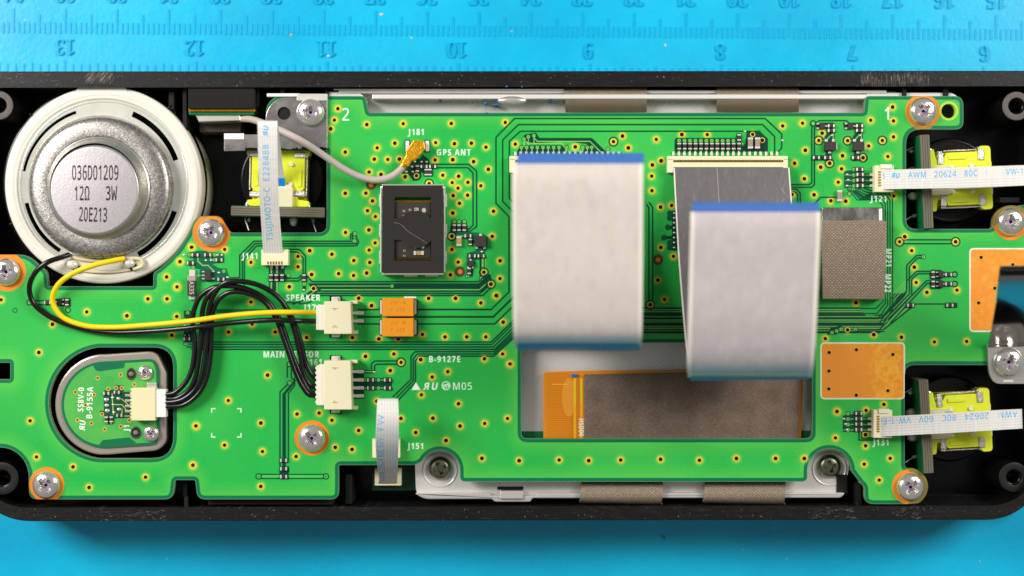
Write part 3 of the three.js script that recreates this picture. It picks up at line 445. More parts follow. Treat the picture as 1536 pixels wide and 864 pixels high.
  for (const [y0, y1] of [[447, 474.6], [477.3, 505]]) {
    const g = box(573.5, y0, 620.5, y1, 21, 20, 1.2); const m = part(B, 'orange_capacitor', planar(g, X(573.5, 21), Z(y0, 21), X(620.5, 21), Z(y1, 21)), std(0xffffff, 0.5, 0, { map: tex(oT) }), y0 < 460 ? 'upper of the two orange capacitors' : 'lower of the two orange capacitors');
    for (const x of [571.6, 622.6]) { part(m, 'terminal', box(x - 1.6, y0 + 3, x + 1.6, y1 - 3, 13, 12.5, 0.6), M.tin); part(m, 'solder_fillet', box(x < 600 ? 569 : 621, y0 + 2, x < 600 ? 574 : 627, y1 - 2, 4, 3.6, 1.4), std(0x2a2624, 0.4)); }
  }
  part(B, 'blue_speck', box(592, 504, 606, 507.4, 3, 2.4, 0.8), M.dust);
  // dark shielding chip under the cloth
  const sc = part(B, 'shield_can', box(1233, 311, 1324, 449, 15, 14.6, 1.4), M.steel, 'silver shield can mostly covered by brown cloth');
  part(sc, 'edge_lip', box(1318.5, 313, 1323.6, 331, 15.6, 3, 0.8), M.white);
  // wire connectors: cream housings
  const wireConn = (y0, y1, pins, label) => {
    const m = part(B, 'connector', poly(fillet([[486, y0, 1.4], [526, y0, 1.4], [526, y0 + 1, 1], [528, y1, 1.4], [486, y1, 1.4]], 2), 30, 29.5, { bevel: 1 }), M.cream, label);
    part(m, 'wing', box(525, y0 - 1, 536, y0 + 4, 18, 16, 0.6), M.cream); part(m, 'wing', box(525, y1 - 5, 536, y1, 18, 16, 0.6), M.cream);
    for (const [a, b] of [[y0 - 7, y0 + 5], [y1 - 5, y1 + 5]]) { part(m, 'solder_tab', merge([box(497, a, 510, b, 12, 11, 1.5), box(500, a + 1, 507, b - 1, 15, 6, 1)]), M.tin); part(m, 'solder_mask_gap', box(494.5, a - 1, 512.5, b + 1, 0.6, 0.5, 0.2), M.blackMatt); }
    for (const y of pins) part(m, 'pin', merge([box(527, y - 2.2, 536, y + 2.2, 13, 8, 1), box(534, y - 2.7, 545.5, y + 2.7, 5, 4.5, 1.6)]), M.tin);
    part(m, 'slot', merge([box(498, y0 + 10.5, 507, y0 + 11.4, 30.25, 0.6, 0.1), box(501.5, y0 + 10.5, 502.4, y0 + 14, 30.25, 0.6, 0.1)]), std(0xa08a4e, 0.7)); part(m, 'slot', merge([box(498, y1 - 11, 507, y1 - 10.2, 30.25, 0.6, 0.1), box(501.5, y1 - 14, 502.4, y1 - 10.4, 30.25, 0.6, 0.1)]), std(0xa08a4e, 0.7));
  };
  wireConn(452, 501, [469.5, 481.5], 'cream two-pin speaker connector'); wireConn(541, 614.5, [557.5, 570, 582, 594], 'cream four-pin sensor connector');
  // flat cable connectors
  const flat = (name, x0, y0, x1, y1, side, n, label) => {
    const m = part(B, name, box(x0, y0, x1, y1, 15, 14.6, 1), M.cream, label);
    for (let i = 0; i < n; i++) { const s = (i + 0.5) / n; side === 'b' ? part(m, 'contact', box(x0 + 8 + (x1 - x0 - 16) * s - 1.1, y1 - 6, x0 + 8 + (x1 - x0 - 16) * s + 1.1, y1 - 1.4, 15.7, 2, 0.3), std(0x8f7436, 0.4, 0.6)) : part(m, 'contact', box(x0 + 5.4, y0 + 8 + (y1 - y0 - 16) * s - 1.3, x0 + 9.4, y0 + 8 + (y1 - y0 - 16) * s + 1.3, 15.7, 2, 0.3), std(0xa98534, 0.4, 0.6)); }
    return m;
  };
  let m = flat('ribbon_connector', 391.8, 374, 432.5, 398, 'b', 6, 'cream connector of the upright white flat cable');
  for (const x of [407, 415.3, 423.5]) part(m, 'pin', box(x - 2, 397, x + 2, 403, 3.2, 3, 0.8), M.tin);
  m = flat('ribbon_connector', 1312, 248, 1341, 288, 'l', 6, 'cream connector at the upper right cable'); part(m, 'cover', box(1321, 246.5, 1338, 253, 17, 6, 0.6), M.creamPale); for (const y of [262, 270, 278.5]) part(m, 'pin', box(1305, y - 2, 1313, y + 2, 3, 2.8, 0.8), M.tin);
  m = flat('ribbon_connector', 1310, 615, 1338.5, 657, 'l', 7, 'cream connector at the lower right cable'); part(m, 'cover', box(1318, 613.5, 1334, 620, 17, 6, 0.6), M.creamPale); for (const y of [628, 636, 644.5]) part(m, 'pin', box(1302, y - 2, 1311, y + 2, 3, 2.8, 0.8), M.tin);
  flat('ribbon_connector', 558.5, 658, 600, 687, 'b', 6, 'cream connector beside the J151 print');
  for (const [x0, x1, lab] of [[1001, 1182, 'long cream connector of the shielded ribbon'], [764, 945, 'long cream connector under the big ribbon loop']]) {
    const c = part(B, 'ribbon_connector', merge([box(x0, 234, x1, 240, 13, 12.6, 0.6), box(x0, 238, x0 + 9, 259, 13, 12.6, 0.8), box(x1 - 7, 238, x1, 257, 13, 12.6, 0.8), box(x0 + 4, 240, x1 - 4, 247, 8, 7.6, 0.4), box(x0 + 6, 243.5, x1 - 3, 251, 12.4, 4, 0.6)]), M.cream, lab);
    const fingers = [], pads = []; for (let i = 0; i < 43; i++) { const x = x0 + 9 + i * (x1 - x0 - 18) / 42; fingers.push(rbox(1.7, 4, 6.2, 0.3, X(x), 10.5, Z(240.6))); }
    part(c, 'contact', merge(fingers), std(0xa88a45, 0.35, 0.7)).userData.kind = 'stuff';
    for (let i = 0; i < 20; i++) { const x = x0 + 9 + i * 8.17; part(c, 'pin', rbox(3.6, 3, 6.4, 0.9, X(x), 1.6, Z(230.6)), M.tin); }
  }
  // row of joints partly under the shielded ribbon
  for (let i = 0; i < 8; i++) piece(B, 'solder_joint', joint, M.tin, X(1011.5), 0.4, Z(319.5 + i * 7.4));
}
// ---------- positioning-receiver module: silver can with two windows ----------
{
  const t = thing('shielded_module', 'silver metal can with two rectangular windows joined by a round bar, left of the ribbons', 'shield can', [619, 344, 0]);
  const H = 20, arcA = arcPts(624, 344, 26.5, -36, -146, 12), arcB = arcPts(624, 344, 26.5, 146, 36, 12);
  const h1 = [[590, 294], [647.5, 294], [647.5, 329], ...arcA, [590, 329]], h2 = [[590, 358], ...arcB, [647.5, 358], [647.5, 392], [590, 392]];
  const can = std(0x7c7771, 0.26, 1, { roughnessMap: rep(grainT, 1.4), bumpMap: rep(grainT, 2), bumpScale: 0.000012 });
  part(t, 'lid', tiled(poly(rect(572, 278, 666, 410, 4), H, 3, { holes: [h1, h2], bevel: 1.3 }), 60), can);
  for (const [x0, y0, x1, y1] of [[570.2, 279, 573, 409], [664.8, 279, 668, 409], [573, 276.2, 665, 278.8], [573, 409, 665, 412.4]]) part(t, 'side', box(x0, y0, x1, y1, H - 1, H - 1.2, 1.2), M.bright);
  for (const y of [291, 336, 376]) for (const x of [568.5, 667]) part(t, 'foot', box(x, y, x + 3.4, y + 20, 6, 6, 0.8), M.bright);
  for (const x of [606, 638]) part(t, 'foot', box(x, 410, x + 20, 415, 5, 5, 0.8), M.bright);
  const mt = canvas(256, 352, (c) => { c.fillStyle = '#4c463f'; c.fillRect(0, 0, 256, 352); for (let i = 0; i < 4000; i++) { c.fillStyle = rnd() < 0.5 ? 'rgba(120,110,98,0.2)' : 'rgba(30,27,24,0.2)'; c.fillRect(rnd() * 256, rnd() * 352, 4, 1); } c.fillStyle = '#cfc5b4'; c.font = 'bold 26px monospace'; c.textAlign = 'center'; const v = (s, x, y) => { c.save(); c.translate(x, y); c.rotate(Math.PI / 2); c.fillText(s, 0, 0); c.restore(); }; v('D', 100, 50); v('0 0', 56, 72); v('0 2', 60, 322); c.fillRect(140, 36, 30, 34); c.fillStyle = '#4c463f'; c.fillRect(146, 42, 8, 8); c.fillRect(158, 52, 8, 12); c.fillStyle = '#d9cdb8'; c.beginPath(); c.arc(208, 52, 15, 0, 7); c.fill(); });
  const inner2 = box(592, 303, 646, 387, 15, 13, 0.8), im = part(t, 'module_cover', planar(inner2, X(592, 15), Z(303, 15), X(646, 15), Z(387, 15)), std(0xffffff, 0.38, 0.5, { map: tex(mt) }));
  part(im, 'cut_out', box(620, 366, 637, 384, 15.3, 1, 0.3), std(0x123a22, 0.6));
  for (const [y, m] of [[369.5, M.resistor], [379.5, M.tan]]) { part(im, 'capacitor', box(625, y - 3, 632, y + 3, 17, 4, 0.4), m); for (const x of [620.5, 632]) part(im, 'terminal', box(x, y - 3.2, x + 4, y + 3.2, 17.2, 4, 0.8), M.tin); }
  part(t, 'gold_rim', box(590.5, 300, 647, 389.5, 3.5, 2, 0.3), M.gold);
  part(t, 'scratch', tube([[590, 334, H + 0.05], [600, 336, H + 0.05], [612, 347, H + 0.05], [630, 358, H + 0.05], [640, 365, H + 0.05]], 0.35, 30, 5), M.zinc);
}
// ---------- screws ----------
const screwHead = (() => {
  const prof = [[0.01, 0], [20.4, 0], [20.8, 2], [20.2, 5], [17.5, 8.4], [13, 10.4], [7, 11.2], [0.01, 11.4]].map(([r, y]) => new THREE.Vector2(r, y));
  const head = new Brush(new THREE.LatheGeometry(prof, 48)), ev = new Evaluator(); ev.attributes = ['position', 'normal', 'uv']; let r = head; r.updateMatrixWorld();
  for (const a of [0, Math.PI / 2]) { const s = new THREE.Shape(); s.moveTo(-12.5, 12.5); s.lineTo(12.5, 12.5); s.lineTo(6.5, 2.6); s.lineTo(-6.5, 2.6); s.closePath(); const g = new THREE.ExtrudeGeometry(s, { depth: 6.4, bevelEnabled: false }); g.translate(0, 0, -3.2); g.rotateY(a); const b = new Brush(g); b.updateMatrixWorld(); r = ev.evaluate(r, b, SUBTRACTION); r.updateMatrixWorld(); }
  const cone = new Brush(new THREE.CylinderGeometry(6.6, 2, 10, 20).translate(0, 7.5, 0)); cone.updateMatrixWorld(); r = ev.evaluate(r, cone, SUBTRACTION);
  const g = r.geometry; g.clearGroups(); return toCreasedNormals(g, 0.5);
})();
const crossG = merge([rbox(18, 0.5, 5.6, 0.1, 0, 3.0, 0), rbox(5.6, 0.5, 18, 0.1, 0, 3.02, 0)]);
const screwM = std(0xf0ece4, 0.27, 0.85, { roughnessMap: cloudT, bumpMap: cloudT, bumpScale: 0.00007 }), pitG = new THREE.CylinderGeometry(2.3, 2.3, 0.6, 16).translate(0, 3.4, 0);
const S0 = thing('screw', 'shiny cross-head screw on copper pad at the speaker edge, right of the speaker rim', 'screw', [317, 349, 1], 'screws that hold the circuit board');
S0.rotation.y = -0.5; { part(S0, 'head', screwHead.clone().translate(X(317, 1), 1, Z(349, 1)), screwM); part(S0, 'drive_recess', crossG.clone().translate(X(317, 1), 1, Z(349, 1)), M.purple); part(S0, 'centre_pit', pitG.clone().translate(X(317, 1), 1, Z(349, 1)), M.holeBlack); part(S0, 'shank', new THREE.CylinderGeometry(8, 8, 24, 16).translate(X(317, 1), -11.5, Z(349, 1)), M.zinc); }
for (const [x, y, h, rot, label, sc, grp] of [
  [10, 408, 1, 0.1, 'shiny cross-head screw on copper pad at left end of board, below the speaker', 1], [70, 727, 1, 0.75, 'shiny cross-head screw in the lower left corner of the green board', 1], [468, 657, 1, 0.6, 'shiny cross-head screw on copper pad below the four-pin sensor connector', 1],
  [466, 169, 5, -0.25, 'shiny cross-head screw on the grey bracket left of the printed 2', 1], [1384, 167, 1, 0.7, 'shiny cross-head screw on copper pad right of the printed 1', 1], [1515, 333, 1, 0.15, 'shiny cross-head screw on a board lobe right of the upper yellow switch', 1], [1365, 730, 1, 0.85, 'shiny cross-head screw on the lowest board lobe, below the lower yellow switch', 1],
  [1512, 543, 7, -0.2, 'shiny cross-head screw lying flat in the foot of the folded steel bracket', 1.06, 'x'], [660, 702, -27, 0.4, 'dull greenish screw in the silver tray, beside the J151 flat cable', 0.84, 't'], [1244, 699, -27, 0.25, 'dull greenish screw in the silver tray, near the lowest board lobe', 0.84, 't'],
  [218, 559, -4, 0.3, 'small screw at the upper corner of the little sensor board', 0.56, 's'], [227, 650, -4, 0.8, 'small screw at the lower corner of the little sensor board', 0.58, 's'],
]) {
  const c = copyOf(S0, 'screw', label, [x, y, h], rot); c.scale.setScalar(sc);
  c.userData.group = grp === 't' ? 'screws in the display tray' : grp === 's' ? 'small screws of the sensor board' : 'screws that hold the circuit board';
  if (grp === 't') c.children.forEach((k) => { k.material = std(0x8f947a, 0.3, 1); });
}
// ---------- speaker ----------
{
  const t = thing('speaker', 'round silver loudspeaker with cream rim and printed numbers on its magnet', 'speaker', [156, 277, -95]);
  const flangeM = std(0xe6e0d2, 0.38, 0, { roughnessMap: cloudT });
  const cx = 155.2, cy = 277;
  part(t, 'rim', lathe([[128, -20], [128, -3], [131, -1.6], [143, -1.6], [147.5, -3.4], [149, -7], [149, -26], [147, -95], [140, -95], [140, -26]], cx, cy, -4, 120), flangeM);
  part(t, 'gasket', lathe([[149, -22], [153, -22], [154, -26], [154, -40], [149, -40]], cx, cy, -22, 96), M.blackGloss);
  part(t, 'rim_tab', poly(fillet([[119, 127, 2], [185, 127, 2], [196, 144, 4], [108, 144, 4]], 3), -1.2, 14, { bevel: 1.2 }), flangeM);
  // basket ring with four curved slots
  const slot = (r0, r1, a0, a1) => [...arcPts(cx - 4, cy + 3, r1, a0, a1, 20), ...arcPts(cx - 4, cy + 3, r0, a1, a0, 20)];
  const basket = std(0xe2e2d6, 0.3, 0.4, { roughnessMap: cloudT });
  part(t, 'basket', tiled(poly(circ(cx, cy, 130, 96), -3, 3, { holes: [circ(cx - 5, cy + 3, 104, 72), slot(114.5, 121, 191, 252), slot(114, 124, 293, 341), slot(111, 121, 18, 62), slot(110, 118, 122, 168)], bevel: 0.8 }), 300), basket);
  part(t, 'slot_ridge', merge([lathe([[123.5, -3], [125, -1], [126.5, -3]], cx, cy, -2, 90), lathe([[105.5, -3], [107, 1], [108.5, -3]], cx - 5, cy + 3, -2, 90)]), basket); part(t, 'rim_step', lathe([[134, -1.7], [136, -0.4], [141, -0.4], [143, -1.7]], cx, cy, -1, 110), flangeM);
  for (const a of [0.35, 1.0, 2.75, 3.9, 5.4]) part(t, 'rim_rib', rbox(12, 3, 3, 0.8, 0, 0, 0).rotateY(-a).translate(X(cx, -2) + 151 * Math.cos(a), -12, Z(cy, -2) + 151 * Math.sin(a)), M.blackGloss);
  part(t, 'inner_cone', lathe([[60, -60], [126, -26], [126, -28], [60, -62]], cx, cy, -10, 64), M.blackMatt);
  const galv = std(0xffffff, 0.4, 0.95, { map: noiseTex(256, [[128, 1], [90, 0.8], [40, 0.4]], 21, [96, 92, 88], [232, 226, 220], true), bumpMap: grainT, bumpScale: 0.00003 });
  const cup = tiled(lathe([[105.5, -30], [105.5, 12], [104.5, 16], [101.5, 19.2], [96, 21.3], [88, 22.4], [78, 22.6], [75, 21.5]], 148.5, 281, 22, 96), 130);
  part(t, 'magnet_cup', cup, galv);
  part(t, 'step', lathe([[77, 22], [74, 23], [71, 30], [68.5, 38], [66, 41.5]], 144.5, 282.5, 32, 96), M.zinc);
  const lab = canvas(512, 512, (c) => {
    c.fillStyle = '#b9b2b2'; c.fillRect(0, 0, 512, 512); for (let i = 0; i < 26000; i++) { const g = rr(120, 245) | 0; c.fillStyle = `rgba(${g},${g - 4},${g},0.3)`; c.fillRect(rnd() * 512, rnd() * 512, rr(1, 4), rr(1, 4)); }
    for (let i = 0; i < 60; i++) { c.strokeStyle = `rgba(240,236,240,${rr(0.1, 0.3)})`; c.beginPath(); const x = rnd() * 512, y = rnd() * 512; c.moveTo(x, y); c.lineTo(x + rr(-40, 40), y + rr(-40, 40)); c.stroke(); }
    c.fillStyle = 'rgba(30,18,28,0.97)'; c.textAlign = 'center'; c.textBaseline = 'middle';
    const w = (s, x, y, size, sx, rot = 0) => { c.save(); c.translate(x, y); c.rotate(rot); c.scale(sx, 1); c.font = `bold ${size}px monospace`; c.fillText(s, 0, 0); c.restore(); };
    w('036D01209', 262, 160, 112, 0.44); w('12Ω', 186, 276, 108, 0.46); w('3W', 352, 276, 108, 0.5); w('20E213', 250, 396, 108, 0.42, 0.03);
    for (let i = 0; i < 2600; i++) { c.fillStyle = 'rgba(190,184,186,0.75)'; c.fillRect(rr(110, 400), rr(120, 430), 2.4, 2.4); }
  });
  const cap = lathe([[67, 36], [66, 41], [62.5, 43.6], [0.1, 43.8]], 141.5, 285, 43, 96); planar(cap, X(141.5, 43) - 67, Z(285, 43) - 67, X(141.5, 43) + 67, Z(285, 43) + 67);
  part(t, 'magnet_cap', cap, std(0xffffff, 0.42, 0.7, { map: tex(lab), bumpMap: grainT, bumpScale: 0.00002 }));
  const tb = part(t, 'terminal_plate', poly(arcPts(155, 396, 59, 0, 350, 30, 14), 3, 4, { bevel: 1 }), std(0xd9cfae, 0.5));
  part(tb, 'glue', tube([[103, 382, 4], [118, 388, 5], [150, 391, 4], [190, 387, 5], [212, 390, 5], [214, 398, 4], [200, 404, 3]], 3, 60, 8), std(0xd8cda6, 0.35));
  for (const [x, y] of [[108, 397], [193, 395]]) { part(tb, 'solder_blob', new THREE.SphereGeometry(9, 20, 12).scale(1, 0.7, 0.8).translate(X(x, 8), 6, Z(y, 8)), M.tin); part(tb, 'hole', new THREE.CylinderGeometry(6, 6, 1, 16).translate(X(x + 7, 4), 3.6, Z(y + 6, 4)), M.blackMatt); }
  part(tb, 'patch', poly(arcPts(161, 401, 22, 0, 350, 20, 5), 4.2, 1), M.tin);
}
// ---------- speaker wires ----------
solo('speaker_wire', 'yellow wire curving from speaker terminal to the two-pin speaker connector', 'wire', tube([[186, 388, 12], [170, 391, 20], [140, 398, 26], [106, 412, 24], [85, 430, 18], [79, 452, 12], [92, 474, 9], [125, 488, 9], [165, 491, 10], [230, 487, 18], [290, 481, 34], [340, 474, 38], [400, 469, 44], [440, 468.5, 44], [478, 469, 18]], 4.0, 160, 14), M.wireYellow, [186, 388, 12], 'two speaker wires');
solo('speaker_wire', 'single black wire curving from speaker to the two-pin connector, below the yellow wire', 'wire', tube([[104, 382, 8], [92, 386, 14], [70, 394, 20], [52, 410, 18], [44, 432, 12], [50, 454, 8], [70, 472, 7], [110, 489, 7], [160, 498, 8], [220, 497, 16], [290, 491, 32], [350, 484, 34], [410, 480, 42], [440, 481, 42], [478, 482, 18]], 4.0, 160, 14), M.wireBlack, [104, 382, 8], 'two speaker wires');
solo('wire_plug', 'narrow pale plug joining the yellow and black wires to the two-pin connector', 'plug', merge([box(474, 458, 488, 495, 26, 22, 1), box(478, 457, 486, 496, 22, 16, 1)]), M.creamPale, [481, 476, 4]);
solo('wire_plug', 'tall pale plug joining four black wires to the four-pin connector', 'plug', merge([box(474.5, 548, 488, 608, 26, 22, 1), box(478, 546.5, 487, 609, 22, 16, 1), ...Array.from({ length: 8 }, (_, i) => box(473, 550 + i * 7.3, 476, 554 + i * 7.3, 22, 14, 0.8))]), M.creamPale, [481, 578, 4]);
// ---------- four black sensor wires ----------
{
  const run = [
    [[247, 592, 10], [262, 589, 12], [278, 574, 14], [287, 556, 15], [292, 520, 15], [289, 482, 16], [292, 462, 18], [302, 443, 21], [322, 431, 25], [345, 429, 27], [372, 434, 27], [398, 449, 25], [418, 476, 22], [434, 520, 19], [450, 560, 17], [463, 585, 16], [478, 596, 15]],
    [[247, 598, 10], [266, 597, 12], [284, 584, 15], [293, 566, 17], [299, 530, 18], [303, 490, 19], [304, 465, 22], [312, 444, 26], [332, 428, 29], [358, 422, 31], [386, 427, 31], [414, 443, 29], [434, 468, 25], [450, 510, 20], [459, 545, 17], [468, 562, 16], [478, 569, 15]],
    [[247, 604, 10], [272, 600, 14], [291, 586, 16], [302, 565, 18], [308, 530, 18], [311, 492, 19], [314, 462, 23], [322, 440, 28], [338, 424, 33], [368, 423, 34], [400, 433, 33], [425, 455, 29], [440, 490, 24], [450, 530, 20], [456, 562, 18], [466, 578, 16], [478, 582, 15]],
    [[247, 610, 10], [276, 607, 12], [298, 590, 14], [310, 566, 15], [316, 530, 15], [317, 494, 16], [320, 466, 20], [330, 447, 24], [346, 438, 27], [370, 440, 28], [396, 452, 27], [414, 478, 24], [428, 515, 21], [444, 560, 19], [454, 580, 18], [464, 592, 16], [478, 594, 15]],
  ];
  ['outermost of the four black sensor wires where they curve, reaching the plug', 'black sensor wire that ends at the topmost pin of the four-pin plug', 'black sensor wire with the highest arch near the flat cable, ending at the second pin', 'innermost black sensor wire of the loop, nearest the board'].forEach((l, i) => solo('sensor_wire', l, 'wire', tube(run[i], 3.9, 170, 12), M.wireBlack, run[i][0], 'four black sensor wires'));
}
// ---------- coaxial aerial lead with gold plug ----------
{
  const pts = [[358, 178, -20], [376, 179, -10], [398, 186, 6], [424, 197, 20], [455, 213, 28], [490, 236, 28], [515, 253, 24], [540, 265, 18], [565, 270, 14], [588, 264, 12], [602, 253, 13], [608, 245, 14]];
  const t = thing('coaxial_lead', 'grey round cable running from the aerial block to a gold plug at the J181 print', 'cable', [608, 245, 0]);
  part(t, 'cable', tube(pts, 5.2, 140, 16), M.coax);
  const gp = part(t, 'gold_plug', tiled(poly(fillet([[620.7, 210, 1], [631.7, 210, 1], [636.6, 213.5, 1], [637.6, 222.5, 1], [632, 230.5, 1], [624, 239, 1], [617.6, 241, 1], [612, 250, 1], [602.5, 244, 1], [609, 233, 1], [608.7, 227.6, 1], [614, 218.8, 1]], 2), 20, 12, { bevel: 1.1 }), 50), std(0xe8ab22, 0.34, 0.6, { roughnessMap: cloudT, bumpMap: rep(cloudT, 2), bumpScale: 0.0001 }));
  part(gp, 'crimp', tube([[604, 250, 13], [610, 241, 14]], 6, 8, 14), M.gold); part(gp, 'socket', new THREE.CylinderGeometry(10, 10, 8, 28).translate(X(625, 5), 5, Z(221, 5)), M.bright);
  for (const x of [611, 641]) { part(B, 'aerial_socket_pad', box(x - 2.8, 211, x + 2.8, 227, 4, 3.9, 0.8), M.white); part(B, 'solder_mask_gap', box(x - 4, 209.6, x + 4, 228.6, 0.6, 0.5, 0.2), M.blackMatt); }
}
// ---------- flat white cables ----------
function fracAt(rails, axis, px, n = 400) {      // how far along a cable a pixel row or column is first met
  const c = curve(rails.map((r) => [(r[0] + r[2]) / 2, (r[1] + r[3]) / 2, r[4]])); let len = 0, total = 0, hit = 0, last = null, lastV = null;
  for (let i = 0; i <= n; i++) { const p = c.getPoint(i / n), v = axis === 'x' ? p.x / K(p.y) + 768 : p.z / K(p.y) + 432; if (last) { total += p.distanceTo(last); if (!hit && (lastV - px) * (v - px) <= 0) hit = total; } last = p; lastV = v; }
  return hit / total;
}
function cableTex(len, wid, text, { size = 50, y = 0.3, rot = 0, x0 = 0, x1 = 1, dim = [], flip = 1, print = '#3fa9e0' }) {
  return tex(canvas(len, wid, (c) => {
    c.fillStyle = '#e4e1db'; c.fillRect(0, 0, len, wid);
    for (let k = 0; k < 7; k++) { c.fillStyle = 'rgba(120,115,120,0.3)'; c.fillRect(0, wid * (0.09 + k * 0.137) - 2, len, 3); }
    for (let i = 0; i < 120; i++) { c.fillStyle = `rgba(${rnd() < 0.5 ? '255,255,255' : '200,196,192'},0.14)`; c.fillRect(rnd() * len, 0, rr(1, 12), wid); }
    c.save(); c.translate(len * (x0 + x1) / 2, wid * y); c.scale(1, flip); c.rotate(rot); c.font = `${size}px sans-serif`; c.letterSpacing = '3px'; c.textAlign = 'center'; c.textBaseline = 'middle'; c.fillStyle = print;
    const parts = text.split('~'); let total = parts.reduce((a, p) => a + (p === 'UL' ? size * 1.5 : c.measureText(p).width), 0), cur = -total / 2; c.textAlign = 'left'; const fit = len * Math.abs(x1 - x0) / total; c.scale(fit, 1);
    for (const p of parts) { if (p === 'UL') { c.save(); c.transform(1, 0, -0.2, 1, cur + size * 0.75, 0); c.scale(-1, 1); c.font = `bold ${size * 0.85}px sans-serif`; c.fillText('R', 0, 0); c.scale(-1, 1); c.fillText('U', 0, size * 0.06); c.restore(); cur += size * 1.5; } else { c.fillText(p, cur, 0); cur += c.measureText(p).width; } }
    c.restore(); for (const [a, b, al] of dim) { c.fillStyle = `rgba(228,225,219,${al})`; c.fillRect(len * a, 0, len * (b - a), wid * 0.55); }
  }));
}
const cableM = (map) => std(0xffffff, 0.36, 0, { map });
{
  const t = thing('flat_cable', 'upright white flat cable with blue lettering, from the J141 connector to the left switch', 'flat cable', [411, 392, 14], 'white flat cables');
  const rails = [[396, 393, 424.6, 393, 8], [395, 380, 424, 380, 14], [391.6, 330, 420, 330, 44], [389, 285, 417.5, 285, 70], [387.4, 230, 416.4, 230, 92], [386.6, 190, 416, 190, 100], [386.8, 182.5, 416, 182.5, 97], [389, 184, 416.4, 184, 88], [393, 205, 419, 205, 62], [397, 240, 423, 240, 24], [400.5, 268, 427, 268, -2]], at = (ax, px) => fracAt(rails, ax, px);
  part(t, 'cable', band(rails, 1.6, 90), cableM(cableTex(2048, 150, 'TSUJIMOTO-C  E228488  ~UL', { size: 66, y: 0.4, x0: at('y', 362), x1: at('y', 186) })));
  part(t, 'blue_stiffener', band([[400.6, 267, 427.2, 267, -1], [401.2, 281, 427.8, 281, -8]], 2.2, 6), M.blueMark);
}
{
  const t = thing('flat_cable', 'white flat cable with blue lettering, from the J121 connector over the upper right switch', 'flat cable', [1325, 269, 15], 'white flat cables');
  const rails = [[1320, 255, 1320, 284, 12], [1335, 254.6, 1335, 283.6, 20], [1380, 253.4, 1380, 282.8, 34], [1440, 251.3, 1440, 281.6, 50], [1500, 249, 1500, 279.6, 60], [1545, 247.6, 1545, 277.8, 56], [1552, 247.5, 1552, 277.6, 46], [1546, 248.6, 1546, 277.4, 36], [1490, 253, 1490, 281, 14], [1420, 256, 1420, 284, -6]], at = (ax, px) => fracAt(rails, ax, px);
  part(t, 'cable', band(rails, 1.6, 90), cableM(cableTex(2048, 150, '8  ~UL~   AWM   20624   80C   60V   VW-1', { size: 66, y: 0.3, x0: at('x', 1322), x1: at('x', 1535), dim: [[at('x', 1468), at('x', 1480), 0.75], [at('x', 1480), at('x', 1502), 0.95]] })));
}
{
  const t = thing('flat_cable', 'white flat cable with upside-down blue lettering, from the J131 connector over the lower right switch', 'flat cable', [1318, 639, 15], 'white flat cables');
  const rails = [[1316, 625, 1316, 654.4, 12], [1330, 624.6, 1330, 654, 18], [1380, 622, 1380, 651.6, 30], [1440, 618.5, 1440, 648.4, 42], [1500, 615, 1500, 644.6, 50], [1526, 613.8, 1526, 643, 51], [1532, 613.6, 1533, 642.6, 46], [1528, 614.6, 1530, 642.8, 38], [1490, 617.4, 1490, 645, 20], [1420, 622, 1420, 650, -6]], at = (ax, px) => fracAt(rails, ax, px);
  part(t, 'cable', band(rails, 1.6, 90), cableM(cableTex(2048, 150, 'AWM   20624   80C   60V   VW-1-F-', { size: 64, y: 0.24, rot: Math.PI, x0: at('x', 1320), x1: at('x', 1526), dim: [[at('x', 1484), at('x', 1502), 0.7]] })));
  part(t, 'blue_mark', box(1418, 617.4, 1429, 618.6, 40, 2, 0.4), M.blueMark);
}
{
  const t = thing('flat_cable', 'short looped white flat cable at the J151 print, hanging over the board edge', 'flat cable', [580, 687, 15], 'white flat cables');
  const rails = [[564, 664, 596, 664, 10], [564, 652, 596, 652, 24], [564.5, 630, 596, 630, 52], [566, 608, 597, 608, 66], [566.6, 598.6, 597, 598.6, 70], [566, 604, 597.4, 604, 80], [564.6, 630, 598, 630, 84], [563.4, 660, 598, 660, 66], [565, 690, 597, 690, 26], [568, 712, 596.4, 712, -14], [569, 724, 595.6, 724, -34]], at = (ax, px) => fracAt(rails, ax, px);
  part(t, 'cable', band(rails, 1.6, 90), cableM(cableTex(2048, 150, 'AWM 20624 80C 60V   V VV', { size: 60, y: 0.2, rot: Math.PI, flip: -1, x0: 0.42, x1: 0.98, dim: [] })));
}
{
  const t = thing('keypad_connector_board', 'little green board with cream connector, deep below the short looped flat cable', 'circuit board', [582, 716, -56]);
  part(t, 'laminate', box(558, 690, 628, 736, -46, 8, 1), std(0x04301c, 0.4));
  const m = part(t, 'connector', box(562, 702, 602, 728.5, -36, 10, 1), M.cream); for (let i = 0; i < 6; i++) part(m, 'contact', box(568 + i * 4.6, 722, 571 + i * 4.6, 725.4, -35.2, 2, 0.4), M.blackMatt);
}
